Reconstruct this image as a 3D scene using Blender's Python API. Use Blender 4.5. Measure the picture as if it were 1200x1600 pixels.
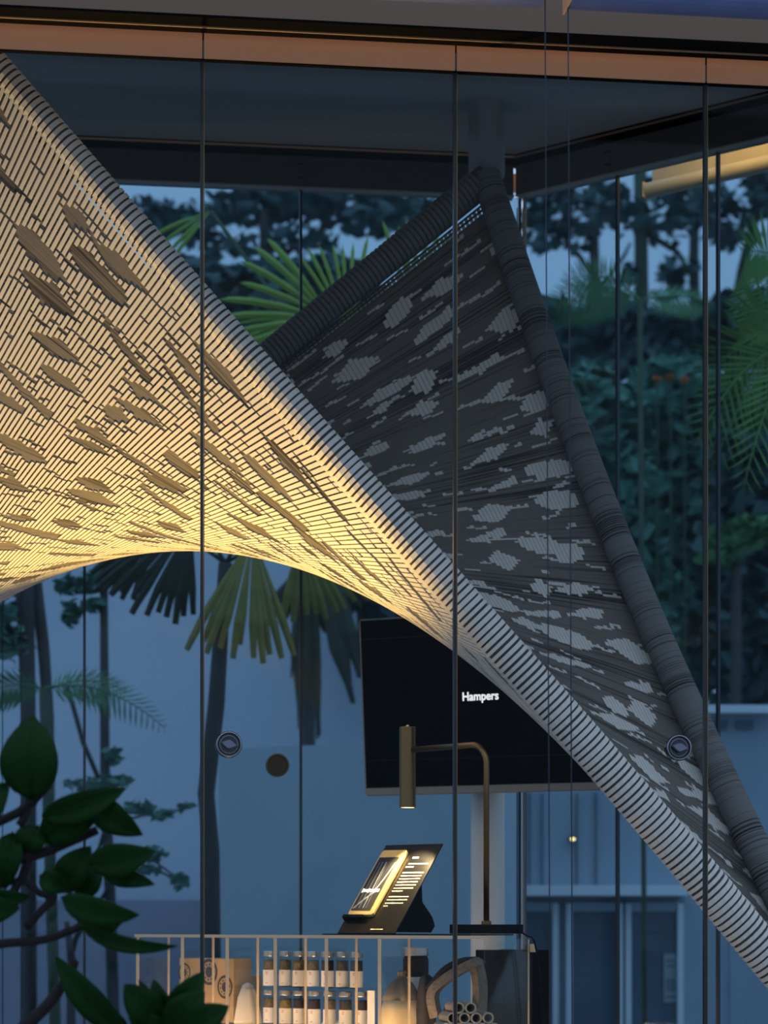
import bpy, bmesh, math, random
import numpy as np
from mathutils import Vector, Matrix

for o in list(bpy.data.objects): bpy.data.objects.remove(o)
sc = bpy.context.scene
COL = sc.collection
random.seed(11); rng = np.random.default_rng(11)

# ------------------------------------------------------------------ camera, sky, exposure
FPX, HOR, EYE = 3600.0, 1440.0, 0.90
cd = bpy.data.cameras.new('camera'); cam = bpy.data.objects.new('camera', cd); COL.objects.link(cam)
cam.location = (0, 0, EYE); cam.rotation_euler = (math.pi/2, 0, 0)
cd.sensor_fit = 'VERTICAL'; cd.sensor_height = 36; cd.sensor_width = 27
cd.lens = 36*FPX/1600; cd.shift_y = (HOR-800)/1600
cd.clip_end = 300
cd.dof.use_dof = True; cd.dof.focus_distance = 5.9; cd.dof.aperture_fstop = 3.6
sc.camera = cam
vs = sc.view_settings
vs.view_transform = 'Standard'; vs.look = 'None'; vs.gamma = 1; vs.exposure = 0.0; vs.use_curve_mapping = False

W = bpy.data.worlds.new('dusk_sky'); sc.world = W; W.use_nodes = True
nt = W.node_tree; nt.nodes.clear()
wo = nt.nodes.new('ShaderNodeOutputWorld'); bg = nt.nodes.new('ShaderNodeBackground')
tcw = nt.nodes.new('ShaderNodeTexCoord'); sx = nt.nodes.new('ShaderNodeSeparateXYZ'); rp = nt.nodes.new('ShaderNodeValToRGB')
nt.links.new(tcw.outputs['Generated'], sx.inputs[0]); nt.links.new(sx.outputs['Z'], rp.inputs[0])
rp.color_ramp.elements[0].position = 0.0; rp.color_ramp.elements[0].color = (0.16, 0.225, 0.31, 1)
rp.color_ramp.elements[1].position = 1.0; rp.color_ramp.elements[1].color = (0.44, 0.54, 0.70, 1)
el = rp.color_ramp.elements.new(0.35); el.color = (0.21, 0.29, 0.395, 1)
bg.inputs['Strength'].default_value = 2.1
nt.links.new(rp.outputs[0], bg.inputs[0]); nt.links.new(bg.outputs[0], wo.inputs[0])

# ------------------------------------------------------------------ helpers
def at(px, py, Y):
    return Vector(((px-600)/FPX*Y, Y, EYE+(HOR-py)/FPX*Y))
def V(*a): return Vector(a)

def tag(o, label=None, cat=None, group=None, kind=None):
    if label: o['label'] = label
    if cat: o['category'] = cat
    if group: o['group'] = group
    if kind: o['kind'] = kind
    return o
def empty(name, loc, label=None, cat=None, group=None, kind=None):
    o = bpy.data.objects.new(name, None); COL.objects.link(o)
    o.location = loc; o.empty_display_size = 0.05
    return tag(o, label, cat, group, kind)
def origin_of(p):
    while p.parent: p = p.parent
    return Vector(p.location)

class MB:
    def __init__(s): s.v = []; s.f = []; s.uv = None
    def add(s, vs, fs):
        b = len(s.v); s.v += [tuple(p) for p in vs]; s.f += [tuple(b+i for i in f) for f in fs]; return s
    def box(s, c, size, ax=None):
        c = Vector(c); hx, hy, hz = size[0]/2, size[1]/2, size[2]/2
        X, Y, Z = ax if ax else (V(1,0,0), V(0,1,0), V(0,0,1))
        P = [c+X*(hx*a)+Y*(hy*b)+Z*(hz*d) for a in (-1,1) for b in (-1,1) for d in (-1,1)]
        return s.add(P, [(0,1,3,2),(4,6,7,5),(0,4,5,1),(2,3,7,6),(0,2,6,4),(1,5,7,3)])
    def rbox(s, c, size, ax=None, r=0.005, n=3):
        # box with rounded vertical (Z axis) corners
        c = Vector(c); X, Y, Z = ax if ax else (V(1,0,0), V(0,1,0), V(0,0,1))
        hx, hy, hz = size[0]/2, size[1]/2, size[2]/2; ring = []
        for (sx_, sy_, a0) in ((1,1,0),(-1,1,90),(-1,-1,180),(1,-1,270)):
            for k in range(n+1):
                a = math.radians(a0+90*k/n)
                ring.append((sx_*(hx-r)+r*math.cos(a), sy_*(hy-r)+r*math.sin(a)))
        m = len(ring)
        P = [c+X*a+Y*b-Z*hz for a, b in ring]+[c+X*a+Y*b+Z*hz for a, b in ring]
        F = [(i, (i+1)%m, m+(i+1)%m, m+i) for i in range(m)]+[tuple(reversed(range(m))), tuple(range(m, 2*m))]
        return s.add(P, F)
    def tube(s, pts, rad, n=10, cap=True):
        pts = [Vector(p) for p in pts]; k = len(pts)
        rad = rad if isinstance(rad, (list, tuple)) else [rad]*k
        T = []
        for i in range(k):
            d = pts[min(i+1, k-1)]-pts[max(i-1, 0)]; T.append(d.normalized())
        ref = V(0,0,1) if abs(T[0].z) < 0.9 else V(1,0,0)
        A = T[0].cross(ref).normalized(); P = []
        for i in range(k):
            A = (A-T[i]*A.dot(T[i])).normalized(); B = T[i].cross(A)
            P += [pts[i]+(A*math.cos(2*math.pi*j/n)+B*math.sin(2*math.pi*j/n))*rad[i] for j in range(n)]
        F = [(i*n+j, i*n+(j+1)%n, (i+1)*n+(j+1)%n, (i+1)*n+j) for i in range(k-1) for j in range(n)]
        if cap: F += [tuple(reversed(range(n))), tuple(range((k-1)*n, k*n))]
        return s.add(P, F)
    def lathe(s, c, prof, n=20, ax=None):
        c = Vector(c); X, Y, Z = ax if ax else (V(1,0,0), V(0,1,0), V(0,0,1)); k = len(prof); P = []
        for r, z in prof:
            P += [c+X*(r*math.cos(2*math.pi*j/n))+Y*(r*math.sin(2*math.pi*j/n))+Z*z for j in range(n)]
        F = [(i*n+j, i*n+(j+1)%n, (i+1)*n+(j+1)%n, (i+1)*n+j) for i in range(k-1) for j in range(n)]
        F += [tuple(reversed(range(n))), tuple(range((k-1)*n, k*n))]
        return s.add(P, F)
    def build(s, name, mat, parent=None, origin=None, smooth=False, uv=None):
        if parent: O = origin_of(parent)
        elif origin is not None: O = Vector(origin)
        else:
            a = np.array(s.v); lo, hi = a.min(0), a.max(0); O = V((lo[0]+hi[0])/2, (lo[1]+hi[1])/2, lo[2])
        me = bpy.data.meshes.new(name)
        me.from_pydata([(p[0]-O.x, p[1]-O.y, p[2]-O.z) for p in s.v], [], s.f)
        if uv is not None:
            L = me.uv_layers.new(name='UVMap'); idx = np.zeros(len(me.loops), dtype=np.int64); me.loops.foreach_get('vertex_index', idx)
            L.data.foreach_set('uv', np.asarray(uv, dtype=np.float32)[idx].ravel())
        if smooth: me.polygons.foreach_set('use_smooth', [True]*len(me.polygons))
        me.update()
        o = bpy.data.objects.new(name, me); COL.objects.link(o)
        me.materials.append(M[mat] if isinstance(mat, str) else mat)
        if parent: o.parent = parent
        else: o.location = O
        return o

def fixn(o):
    bm = bmesh.new(); bm.from_mesh(o.data); bmesh.ops.recalc_face_normals(bm, faces=bm.faces); bm.to_mesh(o.data); bm.free(); return o
def bevel(o, w, seg=2):
    m = o.modifiers.new('bevel', 'BEVEL'); m.width = w; m.segments = seg; m.limit_method = 'ANGLE'; return o
def struct(name, mb, mat, label=None, **k):
    return tag(mb.build(name, mat, **k), label, kind='structure')

# ------------------------------------------------------------------ materials
M = {}
def mat(name, col, rough=0.6, metal=0.0, spec=0.4, noise=None, bump=None, emit=None):
    m = bpy.data.materials.new(name); m.use_nodes = True; t = m.node_tree
    b = t.nodes['Principled BSDF']
    b.inputs['Base Color'].default_value = (*col, 1); b.inputs['Roughness'].default_value = rough
    b.inputs['Metallic'].default_value = metal; b.inputs['Specular IOR Level'].default_value = spec
    if noise:                     # (scale, amount, stretch)
        tc = t.nodes.new('ShaderNodeTexCoord'); mp = t.nodes.new('ShaderNodeMapping'); nz = t.nodes.new('ShaderNodeTexNoise'); mx = t.nodes.new('ShaderNodeMix')
        mx.data_type = 'RGBA'; mp.inputs['Scale'].default_value = noise[2] if len(noise) > 2 else (1,1,1)
        nz.inputs['Scale'].default_value = noise[0]; nz.inputs['Detail'].default_value = 5
        t.links.new(tc.outputs['Object'], mp.inputs[0]); t.links.new(mp.outputs[0], nz.inputs[0]); t.links.new(nz.outputs[0], mx.inputs[0])
        a = noise[1]
        mx.inputs[6].default_value = (*[c*(1-a) for c in col], 1); mx.inputs[7].default_value = (*[min(1, c*(1+a)) for c in col], 1)
        t.links.new(mx.outputs[2], b.inputs['Base Color'])
        if bump:
            bp = t.nodes.new('ShaderNodeBump'); bp.inputs['Strength'].default_value = bump; bp.inputs['Distance'].default_value = 0.01
            t.links.new(nz.outputs[0], bp.inputs['Height']); t.links.new(bp.outputs[0], b.inputs['Normal'])
    if emit:
        b.inputs['Emission Color'].default_value = (*emit[0], 1); b.inputs['Emission Strength'].default_value = emit[1]
    M[name] = m; return m

def glassmat(name, tint, refl=0.05, rough=0.02):
    m = bpy.data.materials.new(name); m.use_nodes = True; t = m.node_tree; t.nodes.clear()
    out = t.nodes.new('ShaderNodeOutputMaterial'); tr = t.nodes.new('ShaderNodeBsdfTransparent'); gl = t.nodes.new('ShaderNodeBsdfGlossy'); mx = t.nodes.new('ShaderNodeMixShader')
    tr.inputs[0].default_value = (*tint, 1); gl.inputs['Roughness'].default_value = rough; gl.inputs[0].default_value = (0.9, 0.95, 1, 1)
    mx.inputs[0].default_value = refl; t.links.new(tr.outputs[0], mx.inputs[1]); t.links.new(gl.outputs[0], mx.inputs[2]); t.links.new(mx.outputs[0], out.inputs[0])
    M[name] = m; return m

glassmat('glass_front', (0.97, 0.98, 0.99), 0.004)
glassmat('glass_rear', (0.58, 0.71, 0.79), 0.008)
glassmat('acrylic', (0.95, 0.95, 0.93), 0.035, 0.05)
mat('acrylic_edge', (0.72, 0.56, 0.36), 0.3)
M['acrylic_edge'].node_tree.nodes['Principled BSDF'].inputs['Transmission Weight'].default_value = 0.3
mat('copper', (0.72, 0.40, 0.23), 0.5, 0.0, noise=(3, 0.06))
mat('header', (0.17, 0.105, 0.07), 0.6, 0.0)
mat('black_metal', (0.002, 0.002, 0.0024), 0.6, 0, 0.03)
mat('bronze_trim', (0.62, 0.40, 0.24), 0.35, 0.6)
mat('joint', (0.010, 0.014, 0.018), 0.3)
mat('bulkhead', (0.045, 0.043, 0.043), 0.7)
mat('ceiling', (0.20, 0.21, 0.22), 0.8)
mat('floor', (0.22, 0.21, 0.20), 0.6, noise=(4, 0.2))
mat('concrete', (0.66, 0.70, 0.78), 0.85, noise=(1.2, 0.14), bump=0.1)
mat('concrete_dark', (0.34, 0.33, 0.40), 0.85, noise=(1.6, 0.2), bump=0.1)
mat('concrete_pale', (0.46, 0.55, 0.60), 0.8, noise=(0.8, 0.06))
mat('ground', (0.26, 0.25, 0.23), 0.9, noise=(3, 0.3))
mat('ribbon', (0.60, 0.57, 0.52), 0.8, noise=(60, 0.06))
mat('roll_dark', (0.070, 0.062, 0.055), 0.9)
mat('blind_blue', (0.10, 0.13, 0.30), 0.45, noise=(12, 0.2))
mat('blind_tan', (0.55, 0.40, 0.22), 0.5, noise=(6, 0.15))
mat('wire', (0.03, 0.035, 0.055), 0.4, 0.6)
mat('brass', (0.20, 0.115, 0.045), 0.28, 0.95)
mat('brass_light', (0.75, 0.52, 0.28), 0.25, 0.95)
mat('lock_black', (0.012, 0.013, 0.020), 0.12, 0.3, 0.7)
mat('chrome', (0.30, 0.31, 0.36), 0.18, 1.0)
mat('steel_blue', (0.16, 0.17, 0.22), 0.3, 0.9)
mat('bronze', (0.05, 0.036, 0.022), 0.4, 0.6)
mat('screen', (0.001, 0.001, 0.0012), 0.3, 0, 0.02)
mat('bezel', (0.23, 0.20, 0.17), 0.45, 0.4)
mat('white_text', (0.9, 0.9, 0.9), 0.5, emit=((1, 1, 1), 0.85))
mat('post_white', (0.62, 0.58, 0.53), 0.45)
mat('matte_black', (0.004, 0.004, 0.0045), 0.5, 0, 0.06)
mat('plate_black', (0.004, 0.004, 0.0045), 0.3, 0, 0.25)
mat('gold', (0.95, 0.66, 0.25), 0.35, 0.6)
mat('gold_text', (0.95, 0.80, 0.45), 0.4)
mat('kraft', (0.42, 0.28, 0.16), 0.8, noise=(20, 0.08))
mat('kraft_print', (0.04, 0.04, 0.045), 0.7)
mat('label_white', (0.72, 0.69, 0.66), 0.7)
mat('label_red', (0.55, 0.14, 0.10), 0.7)
mat('lid', (0.50, 0.47, 0.42), 0.3, 0.9)
mat('cloth_white', (0.62, 0.58, 0.55), 0.85, noise=(25, 0.08), bump=0.2)
mat('cloth_cream', (0.62, 0.50, 0.32), 0.85, noise=(25, 0.1), bump=0.2)
mat('cloth_dark', (0.035, 0.035, 0.038), 0.8)
mat('wicker', (0.19, 0.15, 0.11), 0.7, noise=(90, 0.5), bump=0.6)
mat('bamboo', (0.26, 0.22, 0.17), 0.6, noise=(30, 0.2))
mat('bamboo_in', (0.02, 0.018, 0.015), 0.9)
mat('dark_board', (0.010, 0.012, 0.014), 0.6, 0, 0.1)
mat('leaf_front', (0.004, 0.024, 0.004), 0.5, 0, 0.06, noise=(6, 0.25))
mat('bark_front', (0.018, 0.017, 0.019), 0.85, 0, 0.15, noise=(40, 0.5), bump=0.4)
mat('bark', (0.055, 0.052, 0.048), 0.9, noise=(15, 0.4), bump=0.4)
mat('bark_green', (0.06, 0.085, 0.05), 0.9, noise=(10, 0.4))
mat('fan_green', (0.24, 0.38, 0.06), 0.5, noise=(5, 0.3))
mat('fan_olive', (0.28, 0.26, 0.06), 0.55, noise=(8, 0.35))
mat('fan_dark', (0.035, 0.045, 0.025), 0.6, noise=(8, 0.35))
mat('fern_green', (0.075, 0.20, 0.07), 0.5, noise=(5, 0.3))
mat('frond_green', (0.13, 0.29, 0.06), 0.5, noise=(5, 0.3))
mat('foliage_dark', (0.055, 0.120, 0.120), 0.6, noise=(1.5, 0.5))
mat('foliage_mid', (0.080, 0.230, 0.170), 0.6, noise=(1.5, 0.5))
mat('foliage_green', (0.09, 0.24, 0.09), 0.6, noise=(1.5, 0.5))
mat('facade', (0.36, 0.43, 0.50), 0.7, noise=(2, 0.1))
mat('frame_white', (0.86, 0.90, 0.92), 0.5)
mat('pane_dark', (0.10, 0.14, 0.19), 0.15)
mat('paper', (0.42, 0.44, 0.47), 0.8)
mat('flower', (0.55, 0.16, 0.02), 0.6)
mat('warm_glow', (0.8, 0.6, 0.3), 0.5, emit=((1.0, 0.62, 0.20), 6.0))
mat('spice_a', (0.16, 0.12, 0.06), 0.9, noise=(160, 0.8), bump=0.5)
mat('spice_b', (0.24, 0.19, 0.06), 0.9, noise=(160, 0.8), bump=0.5)
mat('spice_c', (0.035, 0.025, 0.02), 0.9, noise=(160, 0.7), bump=0.5)

def weave_mat(name, dark, light, fu, fv, bands):
    m = bpy.data.materials.new(name); m.use_nodes = True; t = m.node_tree; b = t.nodes['Principled BSDF']
    uvn = t.nodes.new('ShaderNodeUVMap'); mp = t.nodes.new('ShaderNodeMapping'); mp.inputs['Scale'].default_value = (fu, fv, 1)
    nz = t.nodes.new('ShaderNodeTexNoise'); nz.inputs['Scale'].default_value = 1.0; nz.inputs['Detail'].default_value = 2
    mp2 = t.nodes.new('ShaderNodeMapping'); mp2.inputs['Scale'].default_value = bands
    n2 = t.nodes.new('ShaderNodeTexNoise'); n2.inputs['Scale'].default_value = 1.0; n2.inputs['Detail'].default_value = 3
    ad = t.nodes.new('ShaderNodeMath'); ad.operation = 'ADD'; rmp = t.nodes.new('ShaderNodeValToRGB')
    t.links.new(uvn.outputs[0], mp.inputs[0]); t.links.new(mp.outputs[0], nz.inputs[0])
    t.links.new(uvn.outputs[0], mp2.inputs[0]); t.links.new(mp2.outputs[0], n2.inputs[0])
    t.links.new(nz.outputs[0], ad.inputs[0]); t.links.new(n2.outputs[0], ad.inputs[1]); t.links.new(ad.outputs[0], rmp.inputs[0])
    e = rmp.color_ramp.elements; e[0].position = 0.8; e[0].color = (*dark, 1); e[1].position = 1.25; e[1].color = (*light, 1)
    t.links.new(rmp.outputs[0], b.inputs['Base Color']); b.inputs['Roughness'].default_value = 0.85; b.inputs['Specular IOR Level'].default_value = 0.2
    bp = t.nodes.new('ShaderNodeBump'); bp.inputs['Strength'].default_value = 0.5; bp.inputs['Distance'].default_value = 0.004
    t.links.new(nz.outputs[0], bp.inputs['Height']); t.links.new(bp.outputs[0], b.inputs['Normal'])
    M[name] = m
weave_mat('weave_base', (0.038, 0.033, 0.029), (0.155, 0.140, 0.122), 4, 420, (3, 26, 1))
weave_mat('weave_roll', (0.020, 0.0185, 0.0175), (0.135, 0.132, 0.13), 1, 500, (1, 30, 1))

# ------------------------------------------------------------------ building geometry
KF = 0.13                                    # front and rear glass planes recede slightly to the right
DF = V(1, KF, 0).normalized(); NF = V(KF, -1, 0).normalized()      # along the wall, towards the camera
UP = V(0, 0, 1)
AX = (DF, -NF, UP)
def on_front(px, py, off=0.0):               # a point on the front glass plane, off > 0 towards the camera
    k = (px-600)/FPX; Y0 = 5.5-off*math.sqrt(1+KF*KF); Y = Y0/(1-KF*k); return at(px, py, Y)
XC, YC = 0.437, 7.56
def on_rear(px, py, off=0.0):
    k = (px-600)/FPX; Y0 = YC-KF*XC-off*math.sqrt(1+KF*KF); Y = Y0/(1-KF*k); return at(px, py, Y)
A38 = math.radians(38)
DR = V(math.cos(A38), -math.sin(A38), 0); NR = V(-math.sin(A38), -math.cos(A38), 0)   # along right wall, into the room
AXR = (DR, -NR, UP)
def right_t(px):
    k = (px-600)/FPX; return (k*YC-XC)/(math.cos(A38)+k*math.sin(A38))
def on_right(px, z, off=0.0):
    t = right_t(px); p = V(XC, YC, 0)+DR*t+NR*off; p.z = z; return p
ZC = 3.40                                    # ceiling
ZB = EYE+2.373                               # underside of the bulkheads behind
ZT = EYE+2.470

# floor, ground, ceiling
C0 = V(XC, YC, 0)
Lr = C0-DF*3.6; Rr = C0+DR*2.9; Lf = V(-3.2, 5.5-3.2*KF, 0); Rf = V(2.65, 5.5+2.65*KF, 0)
def prism(pts, z0, z1):
    m = MB(); n = len(pts)
    return m.add([(p.x, p.y, z0) for p in pts]+[(p.x, p.y, z1) for p in pts],
                 [tuple(reversed(range(n))), tuple(range(n, 2*n))]+[(i, (i+1) % n, n+(i+1) % n, n+i) for i in range(n)])
poly = [Lf, Rf, Rr, C0, Lr]
struct('floor', prism(poly, -0.75, 0.0), 'floor', 'grey floor of the glass pavilion')
struct('ceiling', prism([Lf-NF*0.05, Rf-NF*0.05, Rr, C0, Lr], ZC, ZC+0.12), 'ceiling', 'plain dark grey ceiling inside the pavilion')
struct('ground', MB().box((0, 20, -0.85), (80, 60, 0.2)), 'ground', 'dark garden ground outside')

# front header, recess, fascia -----------------------------------------
def strip_front(m, px0, py0a, py1a, off, th, ref=600):
    """a horizontal board along the front plane from px0[0] to px0[1]; py0a/py1a are its top/bottom rows at column 600"""
    a = on_front(px0[0], 0, off); b = on_front(px0[1], 0, off); c = on_front(ref, 0, off)
    z1 = at(ref, py0a, c.y).z; z0 = at(ref, py1a, c.y).z
    mid = (a+b)/2; mid.z = (z0+z1)/2
    return m.box(mid-(-NF)*0+NF*(-th/2), ((b-a).length, th, z1-z0), AX)
hdr = MB(); strip_front(hdr, (-900, 1900), -330, 37, 0.16, 0.06)
struct('trim_1', hdr, 'header', 'brown-grey header beam above the shopfront')
tr = empty('trim_2', on_front(600, 106), 'copper fascia above the glass front', kind='structure')
rc = MB(); strip_front(rc, (-900, 1900), 10, 62, -0.01, 0.06); rc.build('recess', 'black_metal', tr)
ln = MB(); a_s = on_front(-900, 0, 0.105); b_s = on_front(1900, 0, 0.105); mm_ = (a_s+b_s)/2
ln.box(V(mm_.x, mm_.y, at(600, 37, on_front(600, 0, 0.16).y).z-0.0075), ((b_s-a_s).length, 0.004, 0.0035), AX); ln.build('bronze_line', 'bronze_trim', tr)
lo2 = MB(); strip_front(lo2, (-900, 1900), 105.4, 107.0, 0.0135, 0.016); lo2.build('added_glow_stop', 'black_metal', tr)  # added black strip, hides the uplit underside of the fascia
sf = MB()
for o0, o1 in ((0.16, 0.065),):
    a_s = on_front(-900, 0, (o0+o1)/2); b_s = on_front(1900, 0, (o0+o1)/2); zz = at(600, 37, on_front(600, 0, 0.16).y).z
    mm_ = (a_s+b_s)/2; sf.box(V(mm_.x, mm_.y, zz-0.003), ((b_s-a_s).length, o0-o1, 0.006), AX)
sf.build('soffit', 'black_metal', tr)
cv_ = MB(); strip_front(cv_, (-900, 1900), 24, 33, 0.095, 0.012); cv_.build('added_fill_strip', mat('added_fill_glow', (1, 0.7, 0.5), 0.5, emit=((1.0, 0.55, 0.30), 1.1)), tr)  # added hidden glowing strip that brightens the copper fascia
JF = [-472, -78, 317, 712, 1103, 1490]
for a, b in zip(JF[:-1], JF[1:]):
    f = MB(); strip_front(f, (a+2.2, b-1.2), 57, 106, 0.012, 0.006); bevel(f.build('fascia_panel', 'copper', tr), 0.001)

# front glass: panes, joints, sliding door locks
def lock(parent, c, R, nrm, mats, name='lock'):
    X = DF; Z = nrm; Y = UP; ax = (X, Y, Z)
    body = MB().lathe(c, [(R, 0), (R, 0.55*R), (R*0.93, 0.66*R), (R*0.84, 0.66*R), (R*0.80, 0.50*R), (R*0.3, 0.50*R), (0.001, 0.50*R)], 36, ax).build(name, mats[0], parent, smooth=False)
    MB().lathe(c+Z*0.62*R, [(R*0.985, 0), (R*0.985, 0.05*R), (R*0.9, 0.10*R), (R*0.86, 0.02*R)], 36, ax)
    ring = MB(); n = 36
    ring.tube([c+Z*(0.64*R)+X*(0.9*R*math.cos(2*math.pi*i/n))+Y*(0.9*R*math.sin(2*math.pi*i/n)) for i in range(n+1)], 0.055*R, 6, False)
    ring.build('rim', mats[1], body, smooth=True)
    ring2 = MB()
    ring2.tube([c+Z*(0.53*R)+X*(0.66*R*math.cos(2*math.pi*i/n))+Y*(0.66*R*math.sin(2*math.pi*i/n)) for i in range(n+1)], 0.04*R, 6, False)
    ring2.build('inner_ring', mats[1], body, smooth=True)
    if len(mats) > 2:
        t = math.radians(-11); a = X*math.cos(t)+Y*math.sin(t); b = Y*math.cos(t)-X*math.sin(t)
        P = []; n = 16
        for h, s_ in ((0.5, 1.0), (0.86, 1.0), (0.95, 0.8)):
            for i in range(n):
                an = 2*math.pi*i/n; xx = math.cos(an); yy = math.sin(an)*(0.26*(1-abs(xx)**1.6)+0.035)
                P.append(c+Z*(h*R)+a*(0.68*R*xx*s_)+b*(R*yy*s_*1.3))
        F = [(k*n+i, k*n+(i+1) % n, (k+1)*n+(i+1) % n, (k+1)*n+i) for k in (0, 1) for i in range(n)]+[tuple(range(2*n, 3*n))]
        MB().add(P, F).build('thumb_turn', mats[2], body)
ZF0 = 0.0
zfb = at(600, 106, on_front(600, 0).y).z
names = [('window_1', JF[0], JF[1]), ('window_2', JF[1], JF[2]), ('door_1', JF[2], JF[3]), ('door_2', JF[3], JF[4]), ('window_3', JF[4], JF[5])]
for nm, a, b in names:
    pa, pb = on_front(a-2, HOR), on_front(b-2, HOR); mid = (pa+pb)/2
    e = empty(nm, V(mid.x, mid.y, ZF0), {'window_1': 'front glass pane beyond the left edge', 'window_2': 'front glass pane behind the leafy plant', 'door_1': 'glass sliding door with lock left of the monitor', 'door_2': 'glass sliding door with lock on the right', 'window_3': 'front glass pane at the right edge'}[nm], kind='structure')
    w = (pb-pa).length-0.006
    MB().box(V(mid.x, mid.y, (ZF0+zfb+0.03)/2), (w, 0.010, zfb+0.03-ZF0), AX).build('pane', 'glass_front', e)
    MB().box(V(pb.x, pb.y, (ZF0+zfb)/2)+NF*0.001, (0.0065, 0.016, zfb-ZF0), AX).build('joint', 'joint', e)
    MB().box(V(pb.x, pb.y, (ZF0+zfb)/2)+NF*0.001+DF*0.0052, (0.0020, 0.014, zfb-ZF0), AX).build('edge_strip', 'brass', e)
    if nm == 'door_1': lock(e, on_front(357, 1164, 0.005), 0.0315, NF, ('lock_black', 'chrome', 'steel_blue'))
    if nm == 'door_2': lock(e, on_front(1058, 1169, 0.005), 0.0318, NF, ('lock_black', 'chrome', 'steel_blue'))

# rear glass wall and bulkhead
JR = [-560, -206, 132, 470, 812]
rb = empty('trim_3', V(on_rear(300, 0).x, on_rear(300, 0).y, ZB), 'dark bulkhead above the rear glass', kind='structure')
def strip_rear(m, a, b, z0, z1, off, th):
    p, q = on_rear(a, 0, off), on_rear(b, 0, off); mid = (p+q)/2; mid.z = (z0+z1)/2
    return m.box(mid-NF*(th/2), ((q-p).length, th, z1-z0), AX)
for a, b in zip(JR[:-1], JR[1:]):
    bb = 803 if b == 812 else b
    strip_rear(MB(), a+1.0, bb-1.0, ZB, ZT, 0.03, 0.06).build('bulkhead_panel', 'bulkhead', rb)
    for zz in (0.25, 0.72):
        if b != 812: strip_rear(MB(), b-5, b+5, ZB+(ZT-ZB)*zz, ZB+(ZT-ZB)*zz+0.004, 0.036, 0.01).build('clip', 'black_metal', rb)
    if b != 812: strip_rear(MB(), b-4, b+4, ZB, ZT, 0.034, 0.01).build('bracket_plate', 'bulkhead', rb)
strip_rear(MB(), -600, 806, ZT, ZT+0.018, 0.05, 0.05).build('track', 'black_metal', rb)
strip_rear(MB(), -600, 806, ZT+0.018, ZT+0.024, 0.055, 0.05).build('bronze_line', 'bronze_trim', rb)
strip_rear(MB(), -600, 806, ZT+0.024, ZC, 0.05, 0.05).build('track', 'black_metal', rb)
strip_rear(MB(), -600, 803, ZB-0.004, ZB, 0.034, 0.05).build('edge_strip', 'bezel', rb)
strip_rear(MB(), 798, 816, ZB+0.04, ZT, -0.05, 0.02).build('warm_gap_plate', 'bronze_trim', rb)  # bronze plate added; its colour stands in for warm light in the gap
n = 4
for a, b in zip(JR[:-1], JR[1:]):
    p, q = on_rear(a, 0), on_rear(b, 0); mid = (p+q)/2
    e = empty('window_%d' % n, V(mid.x, mid.y, 0), ['rear glass pane far left out of view', 'rear glass pane behind the left leaves', 'rear glass pane with bronze lock', 'rear glass pane next to the back corner'][n-4], kind='structure')
    MB().box(V(mid.x, mid.y, ZB/2), ((q-p).length-0.006, 0.010, ZB), AX).build('pane', 'glass_rear', e)
    MB().box(V(q.x, q.y, ZB/2), (0.0085, 0.014, ZB), AX).build('joint', 'joint', e)
    if n == 6: lock(e, on_rear(433, 1196, 0.005), 0.0375, NF, ('bronze', 'brass'))
    n += 1

# right glass wall and bulkhead
JRt = [820, 965, 1122, 1290, 1470]
rr = empty('trim_4', on_right(1000, ZB), 'dark bulkhead above the right glass wall', kind='structure')
def strip_right(m, a, b, z0, z1, off, th):
    p, q = on_right(a, 0, off), on_right(b, 0, off); mid = (p+q)/2; mid.z = (z0+z1)/2
    return m.box(mid-NR*(th/2), ((q-p).length, th, z1-z0), AXR)
for a, b in ((814, 961), (961.6, 1300), (1301, 1560)):
    strip_right(MB(), a, b, ZB, ZT, 0.03, 0.06).build('bulkhead_panel', 'bulkhead', rr)
for zz in (0.25, 0.68): strip_right(MB(), 953, 962, ZB+(ZT-ZB)*zz, ZB+(ZT-ZB)*zz+0.004, 0.036, 0.01).build('clip', 'black_metal', rr)
strip_right(MB(), 953, 961, ZB, ZT, 0.033, 0.01).build('bracket_plate', 'bulkhead', rr)
strip_right(MB(), 806, 1560, ZT, ZT+0.016, 0.05, 0.05).build('track', 'black_metal', rr)
strip_right(MB(), 806, 1560, ZT+0.016, ZT+0.022, 0.055, 0.05).build('steel_line', 'header', rr)
strip_right(MB(), 806, 1560, ZT+0.022, ZC, 0.05, 0.05).build('track', 'black_metal', rr)
strip_right(MB(), 814, 1560, ZB-0.004, ZB, 0.034, 0.05).build('edge_strip', 'bezel', rr)
for a, b in zip(JRt[:-1], JRt[1:]):
    p, q = on_right(a, 0), on_right(b, 0); mid = (p+q)/2
    e = empty('window_%d' % n, V(mid.x, mid.y, 0), ['right wall glass pane beside the back corner', 'right wall glass pane before the palm fronds', 'right wall glass pane at the edge of view', 'right wall glass pane out of view'][n-8], kind='structure')
    MB().box(V(mid.x, mid.y, ZB/2), ((q-p).length-0.006, 0.010, ZB), AXR).build('pane', 'glass_rear', e)
    MB().box(V(q.x, q.y, ZB/2), (0.0085, 0.014, ZB), AXR).build('joint', 'joint', e)
    if n == 8: MB().box(V(p.x, p.y, ZB/2), (0.006, 0.012, ZB), AXR).build('edge_strip', 'bezel', e)
    n += 1

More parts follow.
